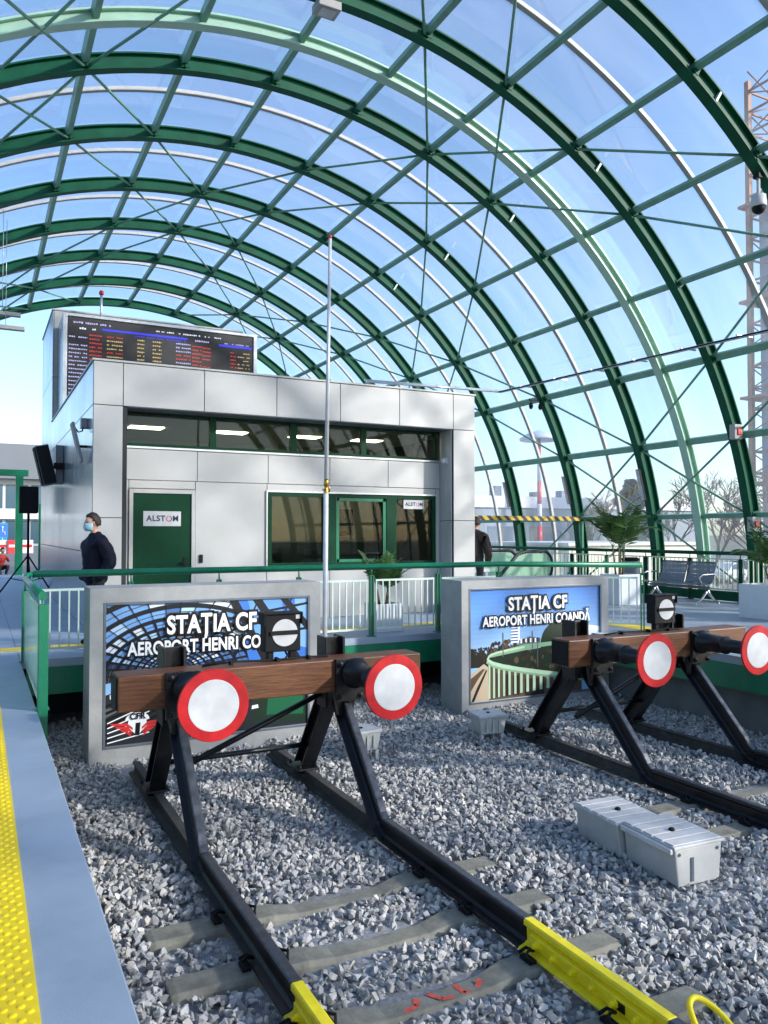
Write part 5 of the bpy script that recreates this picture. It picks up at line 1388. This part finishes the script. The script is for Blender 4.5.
TR = ((51, 46.5, 7.6, 'bare tree just right of the dark conifer'), (53.5, 44.5, 8.6, 'second bare tree right of the dark conifer, behind the pale arch'), (56, 43.5, 8.0, 'third bare tree right of the dark conifer'),
      (59, 43.0, 9.4, 'second bare tree left of the lattice tower'), (62, 42.5, 8.6, 'bare tree nearest the lattice tower'), (40, 44.5, 6.4, 'small bare tree left of the dark conifer'))
for i, (x, y, h, lb) in enumerate(TR): bare_tree(x, y, h, 20+i, lb)
def conifer(x, y, h, label):
    root = tag(empty('conifer', (x, y, -2)), label, 'tree'); r = random.Random(9)
    g = MB(); g.tube([(0,0,0), (0,0,h*.95)], [.22, .04], 8); g.build('trunk', M['bark'], root)
    g = MB()
    for i in range(9000):
        t = r.random()**.8; z = h*(.16+.84*t); rad = h*.36*(1-t)**.7*(.65+.35*math.sin(z*3.1+1)); a = r.uniform(0, 2*PI); q = rad*math.sqrt(r.random())*(1+.3*math.sin(a*3+z))
        p_ = Vector((q*math.cos(a), q*math.sin(a), z+r.uniform(-.1,.1)-q*.12)); d = Vector((math.cos(a), math.sin(a), r.uniform(-.4,.3))).normalized(); u = Vector((r.gauss(0,1), r.gauss(0,1), r.gauss(0,1))).normalized(); w_ = d.cross(u).normalized()*.09
        l = r.uniform(.3, .6); g.add([p_+w_, p_-w_, p_+d*l], [(0,1,2)])
    g.build('crown', mat('conifer_needles', (.022, .04, .024, 1), .8, col2=(.045, .068, .04, 1), scale=2), root, fix=False)
conifer(45.0, 45.5, 7.6, 'dark conifer seen through the glazing above the tall palm')
# parked cars
def car_proto():
    root = empty('parked_car')
    body = [(-2.1,.30),(-2.15,.62),(-2.05,.86),(-1.35,.95),(-.75,1.40),(.75,1.42),(1.45,.98),(2.05,.86),(2.15,.55),(2.1,.30)]
    g = MB(); g.prism(body, 'y', -.86, .86); g.build('body', M['carpaint'], root, bevel=.08)
    for pl_ in ([(-1.2,.97),(-.70,1.34),(.05,1.35),(.05,.97)], [(.11,.97),(.11,1.35),(.70,1.35),(1.25,.99)]): g = MB(); g.prism(pl_, 'y', -.872, .872); g.build('window', wb, root)
    for x in (-1.35, 1.35):
        for s in (-1, 1):
            g = MB(); g.lathe([(.22,0),(.33,.02),(.33,.2),(.22,.22)], (x, s*.70, .33), (0,s,0), 18); wh = g.build('wheel', M['rubber'], root)
            g = MB(); g.lathe([(.2,0),(.2,.02)], (x, s*.921, .33), (0,s,0), 14); g.build('rim', M['alu'], wh)
    for s in (-1, 1): g = MB(); g.box(-2.19, -2.10, s*.62-.16, s*.62+.16, .62, .76); g.build('headlight', M['white'], root)
    return root
M['carpaint'] = mat('silver_car_paint', (.55, .57, .6, 1), .25, metal=.3, coat=.5)
cp = car_proto(); dk = mat('dark_car_paint', (.03, .035, .045, 1), .25, coat=.5)
for i, (x, y, rz, lb, d_) in enumerate(((47.5, 39.0, 20, 'silver parked car nearest the pale arch, outside the glazing', 0), (52.5, 41.0, 15, 'dark parked car between the two light cars outside', 1), (56.5, 43.5, 20, 'silver parked car nearest the lattice tower', 0))):
    o = cp if i == 0 else copy_tree(cp)
    o.location = (x, y, -1.97); o.rotation_euler = (0, 0, R_(rz)); tag(o, lb, 'car', 'cars parked outside the right glazing')
    if d_:
        for ch in o.children:
            if ch.name.startswith('body'): ch.data = ch.data.copy(); ch.data.materials[0] = dk
